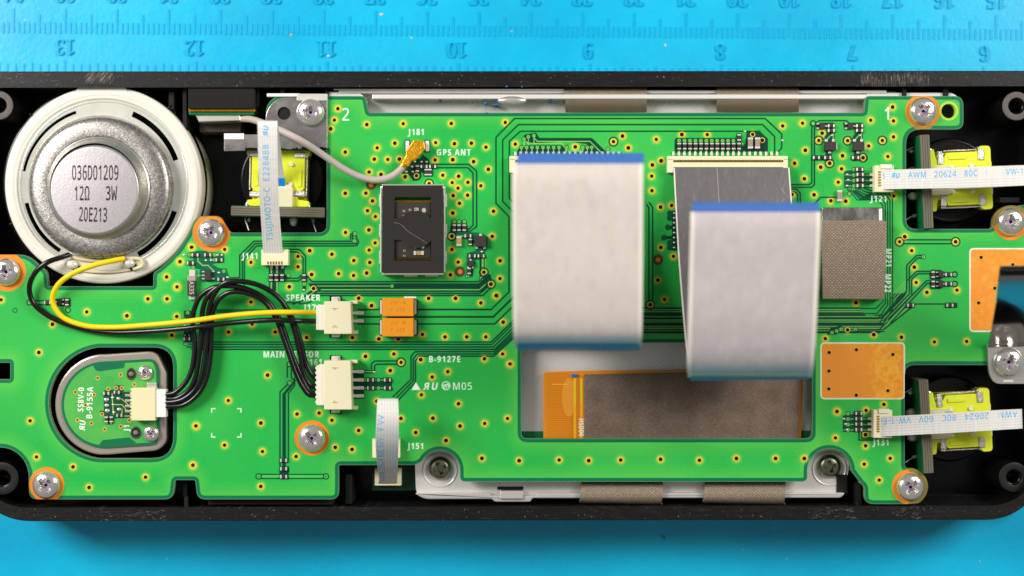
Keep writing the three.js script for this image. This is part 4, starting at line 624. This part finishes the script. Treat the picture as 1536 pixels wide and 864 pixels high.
// ---------- two big ribbon cables folded back on themselves ----------
{
  const base = (a) => canvas(256, 512, (c) => { c.fillStyle = a; c.fillRect(0, 0, 256, 512); for (let i = 0; i < 900; i++) { c.fillStyle = rnd() < 0.5 ? 'rgba(255,252,248,0.03)' : 'rgba(150,138,140,0.025)'; c.beginPath(); c.ellipse(rnd() * 256, rnd() * 512, rr(2, 12), rr(3, 26), 0, 0, 7); c.fill(); } for (let y = 0; y < 512; y += 12) { c.fillStyle = 'rgba(120,112,112,0.07)'; c.fillRect(0, y, 256, 5); } });
  const shield = canvas(512, 512, (c) => { c.fillStyle = '#6f6a6c'; c.fillRect(0, 0, 512, 512); for (let i = 0; i < 5000; i++) { const v = rr(95, 165) | 0; c.fillStyle = `rgba(${v},${v - 4},${v - 2},0.1)`; c.fillRect(rnd() * 512, rnd() * 512, rnd() < 0.5 ? rr(6, 20) : 1.5, rnd() < 0.5 ? 1 : rr(4, 14)); } c.fillStyle = 'rgba(190,182,176,0.7)'; c.fillRect(0, 190, 400, 3); for (let i = 0; i < 60; i++) { c.strokeStyle = `rgba(200,196,198,${rr(0.1, 0.35)})`; c.lineWidth = rr(1, 3); const x = rnd() * 512, y = rnd() < 0.7 ? rr(440, 512) : rr(0, 60); c.beginPath(); c.moveTo(x, y); c.lineTo(x + rr(-30, 30), y + rr(-20, 20)); c.stroke(); } });
  const creases = noiseTex(256, [[6, 1], [16, 0.8], [40, 0.4]], 33, 0, 255);
  const foil = std(0xffffff, 0.5, 0.35, { map: tex(shield), bumpMap: creases, bumpScale: 0.00012 }), filmOf = (c) => new THREE.MeshPhysicalMaterial({ map: tex(base(c)), roughness: 0.34, clearcoat: 0.4, clearcoatRoughness: 0.15, bumpMap: creases, bumpScale: 0.000025 });
  const edgeM = std(0xe2dacf, 0.4);
  const ribbon = (label, low, top, col) => {
    const film = filmOf(col);
    const t = thing('ribbon_cable', label, 'ribbon cable', [low[0][0], 250, 12], 'wide ribbon cables');
    const w = 85.5, rail = ([cx, y, h, dw = 0, dy = 0], a = w + dw) => { const p = a / K(h); return [cx - p, y + dy, cx + p, y - dy, h]; };
    const lowG = band(low.map((r) => rail(r)), 2, 50), topG = band(top.map((r) => rail(r)), 2.2, 70);
    part(t, 'shielded_layer', lowG, foil); part(t, 'pale_layer', topG, film);
    for (const s of [-1, 1]) { const e = (r) => { const [xl, yl, xr, yr, h] = rail(r); return s < 0 ? [xl - 1.6, yl, xl + 5, yl, h] : [xr - 5, yr, xr + 1.6, yr, h]; }; part(t, 'pale_edge', band(top.map(e), 2.9, 60), edgeM); part(t, 'pale_edge', band(low.map((r) => { const q = e(r); return s < 0 ? [q[0] + 0.6, q[1], q[2] - 4, q[3], q[4]] : [q[0] + 4, q[1], q[2] - 0.6, q[3], q[4]]; }), 2.6, 50), edgeM); }
    return { t, rail };
  };
  const a = ribbon('pale ribbon cable folded over the connector nearest the silver can', [[860, 246, 12], [861, 300, 26], [863, 380, 44], [865, 450, 70], [866, 490, 96], [866.5, 512, 128], [866.8, 521, 165]], [[866.8, 521, 165], [866.8, 516, 200], [866.6, 500, 226], [866.5, 440, 246], [866.5, 340, 258], [866.6, 270, 262], [867, 246, 256]], '#d4cac1');
  part(a.t, 'blue_end', band([a.rail([870, 246, 252, -0.5]), a.rail([871, 240, 236]), a.rail([872, 231, 205, 0])], 3, 10), M.blueTape);
  part(a.t, 'blue_bend', band([[771, 507, 957, 507, 214], [773, 517.5, 960.5, 517.5, 199], [774, 523.5, 960.5, 523.5, 168], [776, 520, 956, 520, 140]].map(([a1, b1, c1, d1, h]) => [a1 + 3, b1 + 1.5, c1 - 1, d1 + 1.5, h]), 1.4, 16), M.blueBend);
  const b = ribbon('pale ribbon cable with grey shielded lower layer, folded beside the brown cloth shield', [[1097, 252, 12], [1100, 300, 26], [1105, 380, 40], [1111, 450, 54], [1117, 510, 74], [1122, 548, 100], [1124.5, 565, 132]], [[1124.5, 565, 132], [1125, 562, 166], [1125.6, 545, 196], [1128, 490, 224], [1131, 400, 242], [1133, 340, 250], [1133, 318, 248]], '#c4bab9');
  part(b.t, 'blue_end', band([b.rail([1133.5, 317, 247, -0.5, -0.5]), b.rail([1134, 311, 236, 0, -0.5]), b.rail([1134.5, 305, 214, 0, -0.5])], 3, 10), M.blueTape);
  part(b.t, 'blue_bend', band([[1034, 553, 1216, 553, 180], [1034.5, 563, 1216, 562, 160], [1034, 569, 1215.5, 567, 130], [1036, 566, 1213, 564, 104]].map(([a1, b1, c1, d1, h]) => [a1 + 2, b1 + 1.5, c1 - 1, d1 + 1.5, h]), 1.4, 16), M.blueBend);
}
// ---------- brown cloth over the shield can ----------
const weaveC = (a, b, z) => canvas(256, 256, (c) => { c.fillStyle = a; c.fillRect(0, 0, 256, 256); for (let y = 0; y < 32; y++) for (let x = 0; x < 32; x++) { const k = (x + y) % 2; c.fillStyle = k ? b : a; c.globalAlpha = rr(0.35, 0.95); c.fillRect(x * 8 + 0.5, y * 8 + (k ? 0 : 2), 7, k ? 5 : 4); } });
const weave = tex(weaveC('#80705f', '#bda791'), true, true), weaveB = tex(weaveC('#333333', '#e0e0e0'), false, true);
const cloth = new THREE.MeshStandardMaterial({ map: weave, bumpMap: weaveB, bumpScale: 0.00008, roughness: 0.72, metalness: 0.25 });
solo('cloth_shield', 'square brown woven cloth stuck over the silver can right of the ribbons', 'shielding cloth', tiled(poly(fillet([[1232, 330, 2], [1262, 331], [1300, 330], [1330, 331.5, 2], [1329, 400], [1326, 449, 2], [1234, 448, 2]], 3), 19, 4, { bevel: 0.8 }), 80), cloth, [1281, 390, 15]);
// ---------- silver display tray under the board ----------
{
  const t = thing('display_tray', 'silver sheet-metal tray under the green board, its lips showing above and below', 'metal tray', [890, 430, -95]);
  const sheet = std(0xdedad4, 0.42, 0.3, { roughnessMap: cloudT, bumpMap: rep(grainT, 3), bumpScale: 0.000015 });
  part(t, 'plate', tiled(poly(fillet([[505, 137, 3], [1345, 137, 3], [1345, 300], [1275, 300], [1275, 690, 6], [1268, 745, 10], [624, 742, 10], [622, 690, 6], [640, 660, 20], [640, 250], [505, 250]], 4), -28, 5, { bevel: 0.8 }), 300), sheet);
  part(t, 'stand_off', box(520, 150, 560, 230, -33, 60, 2), sheet); part(t, 'stand_off', box(1200, 640, 1260, 700, -33, 60, 2), sheet); part(t, 'stand_off', box(650, 640, 700, 700, -33, 60, 2), sheet); part(t, 'stand_off', box(1290, 150, 1335, 230, -33, 60, 2), sheet);
  part(t, 'upper_lip', merge([box(558, 141.4, 1300, 148.4, -3, 27, 1.4), box(508, 135, 1330, 140, -10, 20, 1.2), box(500, 133, 846, 134.6, -6, 12, 0.6)]), std(0xefebe4, 0.34, 0.35));
  part(t, 'ear', poly(fillet([[492, 138, 2], [540, 138, 8], [551, 151, 4], [551, 156, 2], [492, 156]], 4), -12, 8, { bevel: 0.8 }), M.white); part(t, 'ear', poly(fillet([[1300, 150, 4], [1300, 139, 3], [1430, 139, 10], [1442, 150, 3], [1442, 156], [1300, 156]], 4), -12, 8, { bevel: 0.8 }), M.white);
  const lip = std(0xe6e2dc, 0.3, 0.6);
  part(t, 'lower_lip', merge([poly(fillet([[622, 740, 3], [735, 739.6], [735, 743.6], [805, 743.6], [805, 739.6], [1268, 739.4, 3], [1262, 747, 5], [798, 747.5, 3], [796, 753, 3], [742, 753, 3], [738, 748.6, 3], [636, 749, 8]], 3), -16, 14, { bevel: 1.6 })]), lip);
  part(t, 'latch', merge([box(750, 736.5, 785, 749, -12, 14, 2)]), lip); part(t, 'slot', box(746, 730, 785, 735, -26.4, 2, 0.8), M.blackMatt);
  part(t, 'dimple', new THREE.SphereGeometry(14, 20, 10).scale(1.6, 0.5, 0.5).translate(X(768, -6), -5, Z(151, -6)), M.bright);
  for (const [x, y] of [[660, 705], [1244, 703]]) part(t, 'screw_well', new THREE.TorusGeometry(25, 2, 8, 40).rotateX(Math.PI / 2).translate(X(x, -28), -28.5, Z(y, -28)), sheet);
  part(t, 'notch', box(1255, 712, 1272, 742, -25, 4, 2), M.blackMatt);
  for (const [x, y, l, h] of [[744, 157, 8, 2], [728, 154, 3, 3], [660, 150, 3, 1.4], [730, 169, 3, 1.4], [826, 151, 4, 2], [760, 129.5, 3, 2], [783, 129.5, 1.5, 3], [740, 171.5, 3, 1.4]]) part(t, 'blue_speck', box(x - l / 2, y - h / 2, x + l / 2, y + h / 2, y > 165 ? 0.9 : y < 135 ? 7 : -9, y > 165 ? 0.8 : y < 135 ? 1 : 18, 0.4), M.dust);
}
// ---------- brown tapes round the tray's lips ----------
{
  const tape = (x0, x1, up, label) => {
    const rails = up ? [[x0, 168, x1, 168, -22], [x0, 156, x1, 156, -10], [x0, 146, x1, 146, -5], [x0, 137, x1, 137, -6], [x0 - 0.5, 131, x1 + 0.5, 131.5, -14], [x0, 130, x1, 130, -30]] : [[x0, 720, x1, 720, -22], [x0, 730, x1, 730, -14], [x0 - 1, 740, x1, 740, -9], [x0 - 2, 748, x1 - 1, 748, -10], [x0 - 3, 753, x1 - 2, 755, -18], [x0, 754, x1, 755, -34]];
    const g = band(rails, 2, 24), uv = g.attributes.uv; for (let i = 0; i < uv.count; i++) uv.setXY(i, uv.getY(i) * (x1 - x0) / 80, uv.getX(i) * 0.9);
    solo('cloth_tape', label, 'tape', g, cloth, [(x0 + x1) / 2, up ? 148 : 738, -22], 'brown cloth tapes over the tray lips');
  };
  tape(848, 970, true, 'brown woven tape over the upper tray lip, above the ribbon nearest the silver can'); tape(1075, 1198, true, 'brown woven tape over the upper tray lip, above the shielded ribbon connector');
  tape(872, 994, false, 'brown woven tape over the lower tray lip, nearer the round latch'); tape(1057, 1178, false, 'brown woven tape over the lower tray lip, nearer the greenish tray screw by the lobe');
}
// ---------- display flex seen through the window ----------
{
  const t = thing('display_flex', 'orange flexible circuit with a dark brown cloth, seen through the board window', 'flexible circuit', [1005, 610, -28]);
  const ft = canvas(256, 512, (c) => {
    c.fillStyle = '#e08a1c'; c.fillRect(0, 0, 256, 512); c.fillStyle = '#b9661a'; for (let y = 0; y < 40; y++) for (let x = 0; x < 14; x++) { c.beginPath(); c.arc(20 + x * 11 + (y % 2) * 5.5, 14 + y * 12.5, 3.2, 0, 7); c.fill(); }
    c.fillStyle = '#d07c1c'; c.fillRect(160, 30, 96, 482); c.fillStyle = '#f4a640'; c.globalAlpha = 0.6; c.beginPath(); c.ellipse(150, 170, 42, 130, 0, 0, 7); c.fill(); c.globalAlpha = 1;
    c.fillStyle = '#f0b020'; c.fillRect(176, 40, 14, 472); c.fillRect(214, 40, 14, 472); c.fillStyle = '#d8cc20'; c.fillRect(178, 50, 9, 170); c.fillRect(216, 50, 10, 160); c.fillStyle = '#f4c040'; c.fillRect(50, 80, 96, 5);
    c.fillStyle = '#f2ece0'; c.font = 'bold 46px sans-serif'; c.translate(222, 372); c.rotate(Math.PI / 2); c.textAlign = 'center'; c.textBaseline = 'middle'; c.scale(0.86, 1); c.fillText('HSD04', 0, 0);
  });
  const g = poly(fillet([[815, 558, 5], [880, 556], [1205, 555, 4], [1201, 672], [815, 672]], 4), -21, 3, { bevel: 0.5 });
  part(t, 'orange_film', planar(g, X(815, -21), Z(558, -21), X(881, -21), Z(672, -21)), std(0xffffff, 0.32, 0, { map: tex(ft) }));
  const fabric = std(0xffffff, 0.72, 0.15, { map: noiseTex(256, [[128, 1], [80, 0.7], [5, 0.5]], 41, [84, 70, 60], [158, 138, 120], true), bumpMap: grainT, bumpScale: 0.00005 });
  part(t, 'brown_cloth', tiled(poly(fillet([[876, 561.5, 1], [1010, 559.5], [1200, 557, 1], [1197, 672], [876, 672]], 2), -19, 2.4, { bevel: 0.4 }), 90), fabric);
  part(t, 'blue_speck', box(857, 561, 866, 565, -18, 2, 0.6), M.dust);
  part(t, 'green_corner', box(783, 647, 818, 664, -25.5, 2, 1), M.pcbGreen); part(t, 'green_corner', box(1196, 646, 1220, 664, -25.5, 2, 1), M.pcbGreen);
}
// ---------- grey bracket at the upper left ----------
{
  const t = thing('bracket', 'flat grey metal bracket with a round hole, under the coaxial cable', 'bracket', [440, 190, 0]);
  const gm = std(0xa39d9a, 0.42, 0.8, { roughnessMap: cloudT, bumpMap: rep(grainT, 2), bumpScale: 0.00001 });
  part(t, 'plate', tiled(poly(fillet([[336, 201.5, 1], [398.5, 201.5], [398.5, 165, 22], [418, 146, 10], [491, 146, 1], [491, 223, 2], [452, 223.5], [336, 227, 1]], 5), 5, 5, { holes: [circ(426, 170, 10.5)], bevel: 0.7 }), 200), gm);
  part(t, 'pale_label', box(336, 200, 366, 209, 6.2, 1.2, 0.3), M.white); part(t, 'raised_edge', box(445, 140.5, 491, 151, 6.6, 8, 0.8), std(0xd6d0c8, 0.4, 0.4)); part(t, 'raised_edge', box(400, 140, 450, 145, 3, 8, 1), M.white);
  part(t, 'rough_edge', merge(Array.from({ length: 26 }, (_, i) => rbox(rr(3, 6), rr(3, 7), rr(2, 5), 0.6, X(370 + i * 4.7, 3), 2 + rr(0, 3), Z(224 - (i > 17 ? 1 : 0), 3)))), M.blackGloss);
  part(t, 'peg', new THREE.CylinderGeometry(9.8, 9.8, 4, 28).translate(X(426, 2), 0.2, Z(170, 2)), M.blackMatt);
}
// ---------- aerial block ----------
{
  const t = thing('aerial_block', 'dark square aerial block in the case beside the speaker, with silver shield below it', 'aerial', [333, 155, -70]);
  part(t, 'foam_block', box(282, 131, 382, 163, 2, 60, 1.2), M.foam); for (const x of [308, 358]) part(t, 'seam', box(x, 131.5, x + 0.8, 162.6, 2.3, 1, 0.2), M.blackMatt);
  part(t, 'gold_strip', box(283, 163, 382, 167, -4, 40, 0.4), M.gold); part(t, 'green_board', box(283, 166.6, 381, 172, -8, 40, 0.4), M.pcbGreen);
  part(t, 'silver_shield', poly([[293, 172], [360, 170.6], [361, 181], [298, 183]], -12, 30, { bevel: 1.5 }), M.bright); part(t, 'lower_box', box(299, 184, 361, 198, -40, 40, 1), std(0x4a443c, 0.7));
}
// ---------- yellow switches on upright boards ----------
function makeSwitch(at, label) {
  const t = thing('push_switch', label, 'switch', at, 'yellow switches on upright boards'); const [ox, oh, oz] = origins.get(t);
  const P = (parent, name, g, m) => part(parent, name, g.clone().translate(ox, oh, oz), m);
  const clipM = std(0xcfcac2, 0.3, 0.85, { bumpMap: cloudT, bumpScale: 0.00008 });
  // local axes: the upright board is at -x, the body to the right of it; heights from the body's top at 0
  const prism = (pts, top, th, b = 1) => { const s = new THREE.Shape(); pts.forEach(([x, y], i) => (i ? s.lineTo(x, -y) : s.moveTo(x, -y))); s.closePath(); const g = new THREE.ExtrudeGeometry(s, { depth: th - 2 * b, bevelEnabled: true, bevelThickness: b, bevelSize: b, bevelOffset: -b, bevelSegments: 2 }); g.rotateX(-Math.PI / 2); g.translate(0, top - th + b, 0); return g; };
  const body = P(t, 'body', prism(fillet([[-47, -44, 4], [-38, -46], [-36, -30, 3], [-26, -30, 3], [-20, -40, 3], [30, -40, 3], [30, -48, 3], [47, -48, 6], [47, 48, 6], [31, 48, 4], [28, 40, 3], [-20, 40, 3], [-26, 30, 3], [-36, 30, 3], [-38, 48, 4], [-47, 48, 5]], 3), 0, 22, 1.2), M.lime);
  P(body, 'lower_body', rbox(92, 26, 84, 3, 0, -34, 0), M.lime);
  for (const [x, z, w, d] of [[-4, -32, 26, 6], [-4, 33, 26, 6]]) P(body, 'ridge', rbox(w, 3, d, 1, x, 0.4, z), M.lime);
  for (const [x, z] of [[-13, -18], [17, -19], [17, 20], [-13, 19]]) P(t, 'white_pin', new THREE.CylinderGeometry(3.2, 3.4, 4, 16).translate(x, 0.8, z), M.creamPale);
  for (const [x, z] of [[-29, -33], [32, -37], [-27, 34], [31, 35]]) P(t, 'clip', merge([rbox(9, 3, 17, 2, x, 0.6, z + (z < 0 ? 2 : -2)), rbox(8, 26, 4, 1.2, x, -14, z + (z < 0 ? -8 : 8))]), clipM);
  for (const s of [-1, 1]) { P(t, 'clip_bar', rbox(50, 3, 2.4, 1, 2, -5, s * 43), clipM); P(t, 'wire_leg', new THREE.TubeGeometry(new THREE.CatmullRomCurve3([[-58, -6, s * 46], [-46, -4, s * 47], [-40, -5, s * 45], [-38, -16, s * 42]].map((p) => new THREE.Vector3(...p))), 20, 2.2, 8), M.bright); }
  P(t, 'white_edge', rbox(3, 8, 10, 0.6, 46.4, -5, -19), M.creamPale); P(t, 'white_edge', rbox(3, 8, 10, 0.6, 46.4, -5, 20), M.creamPale);
  P(t, 'connector', rbox(30, 12, 44, 1, -34, 2, 2), std(0xd8cfae, 0.5)); P(t, 'connector_lip', rbox(6, 10, 40, 0.8, -17, 1, 2), std(0xd9d2b0, 0.5));
  // upright board: its sawn edge faces the camera
  const board = P(t, 'upright_board', rbox(14, 92, 140, 0.8, -55.5, -30, 3), M.pcbEdge); P(board, 'green_face', rbox(1.2, 90, 138, 0.3, -62.8, -31, 3), M.pcbGreen); P(board, 'green_face', rbox(1.2, 90, 138, 0.3, -48.3, -31, 3), M.pcbGreen);
  for (const [z, r] of [[-16, 7], [22, 7], [-46, 3], [52, 3]]) P(board, 'solder_blob', new THREE.SphereGeometry(r, 14, 10).scale(1.3, 0.8, 0.9).translate(-67, -20, z), M.tin);
  for (const z of [-48, 54]) P(board, 'pin', new THREE.CylinderGeometry(1, 1, 22, 8).rotateZ(1.2).rotateY(0.4).translate(-74, -14, z), M.tin);
  P(t, 'dial', new THREE.LatheGeometry([[0.1, -46], [57, -46], [61, -44], [64, -45], [66, -49], [66, -80]].map(([r, y]) => new THREE.Vector2(r, y)), 72).translate(-2, 0, 0), std(0x121111, 0.36, 0, { roughnessMap: cloudT }));
  for (const x of [-59, -55.5, -52]) P(board, 'copper_layer', rbox(0.8, 90, 139, 0.1, x, -28.8, 3), std(0x4a4136, 0.7));
  return t;
}
const sw = makeSwitch([1441, 268, -5], 'yellow switch on an upright board, the upper right one under the cable with upright lettering'); sw.rotation.y = 0.045;
const sw2 = copyOf(sw, 'push_switch', 'yellow switch on an upright board, the lower right one under the cable with upside-down lettering', [1440, 632, -6], 0.06);
const sw3 = copyOf(sw, 'push_switch', 'yellow switch left of the coaxial cable, behind the upright white flat cable', [417, 263, -12], Math.PI / 2 - 0.02);
// ---------- folded steel bracket at the right edge ----------
{
  const t = thing('folded_bracket', 'polished steel bracket folded upwards over the copper pad at the right edge', 'bracket', [1512, 540, 0]);
  const gm = std(0xccc7c1, 0.4, 0.7, { roughnessMap: cloudT }), mirror = std(0xaaa5a0, 0.1, 1);
  part(t, 'foot', poly(fillet([[1481, 516, 2], [1552, 513], [1552, 576], [1492, 576, 14], [1483, 560, 10]], 5), 7, 6, { bevel: 0.8 }), gm);
  const up = band([[1482, 519, 1556, 517, 7], [1483.5, 512, 1556, 510, 14], [1489, 480, 1556, 478, 70], [1494, 450, 1556, 448, 120], [1497.6, 420, 1556, 418, 160], [1499.4, 407, 1556, 406, 170], [1499.6, 404, 1556, 403, 164]], 5, 40);
  part(t, 'upright', up, mirror); part(t, 'fold', band([[1499.4, 412, 1556, 411, 168], [1499.4, 405, 1556, 404, 171], [1499.8, 402.6, 1556, 401.6, 160]], 7, 10), M.blackGloss);
  part(t, 'embossed_mark', box(1505, 570, 1520, 573, 7.4, 1, 0.3), std(0xd8d2c6, 0.5));
}
// ---------- little sensor board in the rounded cut-out ----------
{
  const t = thing('sensor_board', 'small D-shaped green sensor board in a grey metal frame, set in the rounded cut-out', 'sensor board', [165, 606, -90]);
  const outD = [...fillet([[160, 531.5], [226, 527, 8], [236, 531, 8], [250, 560, 4], [250, 662, 6], [238, 676, 12], [160, 682.5]], 4), ...arcPts(158, 607, 76, 97, 262, 28)];
  const inD = [...fillet([[160, 542], [232, 538, 10], [238, 556, 4], [239, 650, 4], [235, 667, 8], [160, 672]], 4), ...arcPts(157, 607, 65, 97, 262, 28)];
  part(t, 'frame', poly(outD, -7, 84, { bevel: 3 }), std(0xb3a99c, 0.45, 0.5, { roughnessMap: cloudT }));
  const bt = canvas(1024, 1024, (c) => {
    const s = 1024 / 170; c.scale(s, s); c.translate(-85, -520); c.fillStyle = '#4fae4e'; c.fillRect(85, 520, 170, 170); for (let i = 0; i < 60; i++) { c.fillStyle = rnd() < 0.5 ? 'rgba(110,190,80,0.12)' : 'rgba(40,150,70,0.12)'; c.beginPath(); c.arc(rr(85, 255), rr(520, 690), rr(10, 30), 0, 7); c.fill(); }
    const p = (pts) => { c.beginPath(); pts.forEach(([x, y], i) => (i ? c.lineTo(x, y) : c.moveTo(x, y))); c.closePath(); }, dark = '#084d34';
    c.lineJoin = 'round'; p(inD); c.strokeStyle = '#0a6b44'; c.lineWidth = 8; c.stroke(); c.fillStyle = '#0a6b44'; p([[138, 546], [188, 542], [186, 552], [150, 557], [144, 556]]); c.fill(); p([[148, 668], [154, 660], [194, 656], [204, 664], [205, 670]]); c.fill();
    c.fillStyle = dark; p([[155, 586], [172, 584], [172, 578], [185, 578], [186, 588], [200, 588], [200, 618], [196, 627], [190, 627], [184, 627], [171, 628], [170, 637], [158, 637], [157, 624], [150, 622], [150, 616], [156, 616]]); c.fill();
    c.strokeStyle = '#a9c25a'; c.lineWidth = 1.6; c.beginPath(); c.moveTo(168, 590); c.lineTo(170, 622); c.moveTo(182, 598); c.lineTo(196, 610); c.moveTo(172, 607); c.lineTo(183, 607); c.lineTo(190, 616); c.moveTo(160, 626); c.lineTo(160, 636); c.moveTo(167, 626); c.lineTo(167, 636); c.moveTo(183, 613); c.lineTo(183, 624); c.lineTo(198, 624); c.stroke();
    for (const [x, y] of [[146.5, 567], [181, 562], [113, 588], [141, 592], [128, 607.5], [116, 630], [137, 635], [157, 644], [181, 639.5], [201.5, 576.5], [162.5, 583.5], [174, 582], [182.6, 582], [153, 621], [194, 630.5]]) { c.fillStyle = '#c9b04a'; c.beginPath(); c.arc(x, y, 3.2, 0, 7); c.fill(); c.fillStyle = '#7a3d18'; c.beginPath(); c.arc(x, y, 1.7, 0, 7); c.fill(); }
    c.fillStyle = '#eef2e4'; c.textAlign = 'center'; c.textBaseline = 'middle'; const w = (q, x, y, z, k = 0.9) => { c.save(); c.translate(x, y); c.rotate(-Math.PI / 2 + 0.03); c.scale(k, 1); c.font = `bold ${z}px sans-serif`; c.letterSpacing = '0.8px'; c.fillText(q, 0, 0); c.restore(); };
    w('SS8V-0', 121.5, 599, 12); w('B-9155A', 134.5, 604, 12.5, 0.92); w('J1', 190, 641, 12); c.save(); c.translate(123.5, 638); c.rotate(-Math.PI / 2); c.transform(1, 0, -0.2, 1, 0, 0); c.font = 'bold 12px sans-serif'; c.scale(-1, 1); c.fillText('R', 4, 0); c.scale(-1, 1); c.fillText('U', 4, 0.6); c.restore();
  });
  const g = poly(inD, -4, 8, { bevel: 0.4 }); planar(g, X(85, -4), Z(520, -4), X(255, -4), Z(690, -4)); const b = part(t, 'laminate', g, std(0xffffff, 0.4, 0, { map: tex(bt) }));
  for (const [x, y, v] of [[160, 590, 0], [175.6, 588.5, 0], [160, 629, 1], [167.5, 629, 1], [179.6, 623, 0]]) { const m = part(b, 'resistor', v ? rbox(4.6, 3.4, 4, 0.5, X(x, -4), -2.4, Z(y, -4)) : rbox(4, 3.4, 4.6, 0.5, X(x, -4), -2.4, Z(y, -4)), M.resistor); part(b, 'terminal', merge([-1, 1].map((s) => v ? rbox(5, 3.6, 2.4, 0.8, X(x, -4), -2.3, Z(y, -4) + s * 3.2) : rbox(2.4, 3.6, 5, 0.8, X(x, -4) + s * 3.2, -2.3, Z(y, -4)))), M.tin); }
  for (const [x, y, r] of [[159.5, 599.5, 4], [160, 608, 3.6], [161, 616, 4], [178, 598, 3.4], [179, 614, 3.6], [169, 596.5, 2.4], [170, 607, 2.4], [171, 618.5, 2.4]]) part(b, 'solder_joint', new THREE.SphereGeometry(r, 12, 8).scale(1, 0.5, 0.75).translate(X(x, -4), -3.6, Z(y, -4)), M.bright);
  const cn = part(t, 'connector', merge([box(197, 582, 233, 631, 16, 19, 1), ...Array.from({ length: 9 }, (_, i) => box(195, 583 + i * 5.2, 199, 586 + i * 5.2, 12, 12, 0.6))]), std(0xe6d9ac, 0.5)); for (const y of [593, 601, 609, 617]) part(cn, 'pin', rbox(11, 3, 4, 1, X(193, -2), -2.4, Z(y, -2)), M.bright);
  part(cn, 'solder_tab', box(220, 574, 235, 583, 2, 5, 1.2), M.bright);
  for (const [x, y, rx] of [[197, 561, 6], [204, 649, 7]]) { part(b, 'hole_ring', new THREE.TorusGeometry(7, 1.3, 8, 24).rotateX(Math.PI / 2).scale(rx / 7, 1, 1.15).translate(X(x, -4), -4, Z(y, -4)), std(0x4a463c, 0.6)); part(b, 'dark_hole', new THREE.CylinderGeometry(6, 6, 0.5, 20).scale(rx / 7, 1, 1.15).translate(X(x, -4), -3.7, Z(y, -4)), M.blackMatt); part(b, 'grey_peg', new THREE.SphereGeometry(4.2, 16, 10).translate(X(x, -4), -3, Z(y, -4)), std(0x77726c, 0.35)); }
}
solo('wire_plug', 'small white plug with four black wires on the sensor board', 'plug', merge([box(232, 584, 249, 626, 14, 14, 1.2), box(230, 590, 234, 620, 12, 10, 0.8)]), M.white, [241, 605, 0]);
renderer.render(scene, camera);
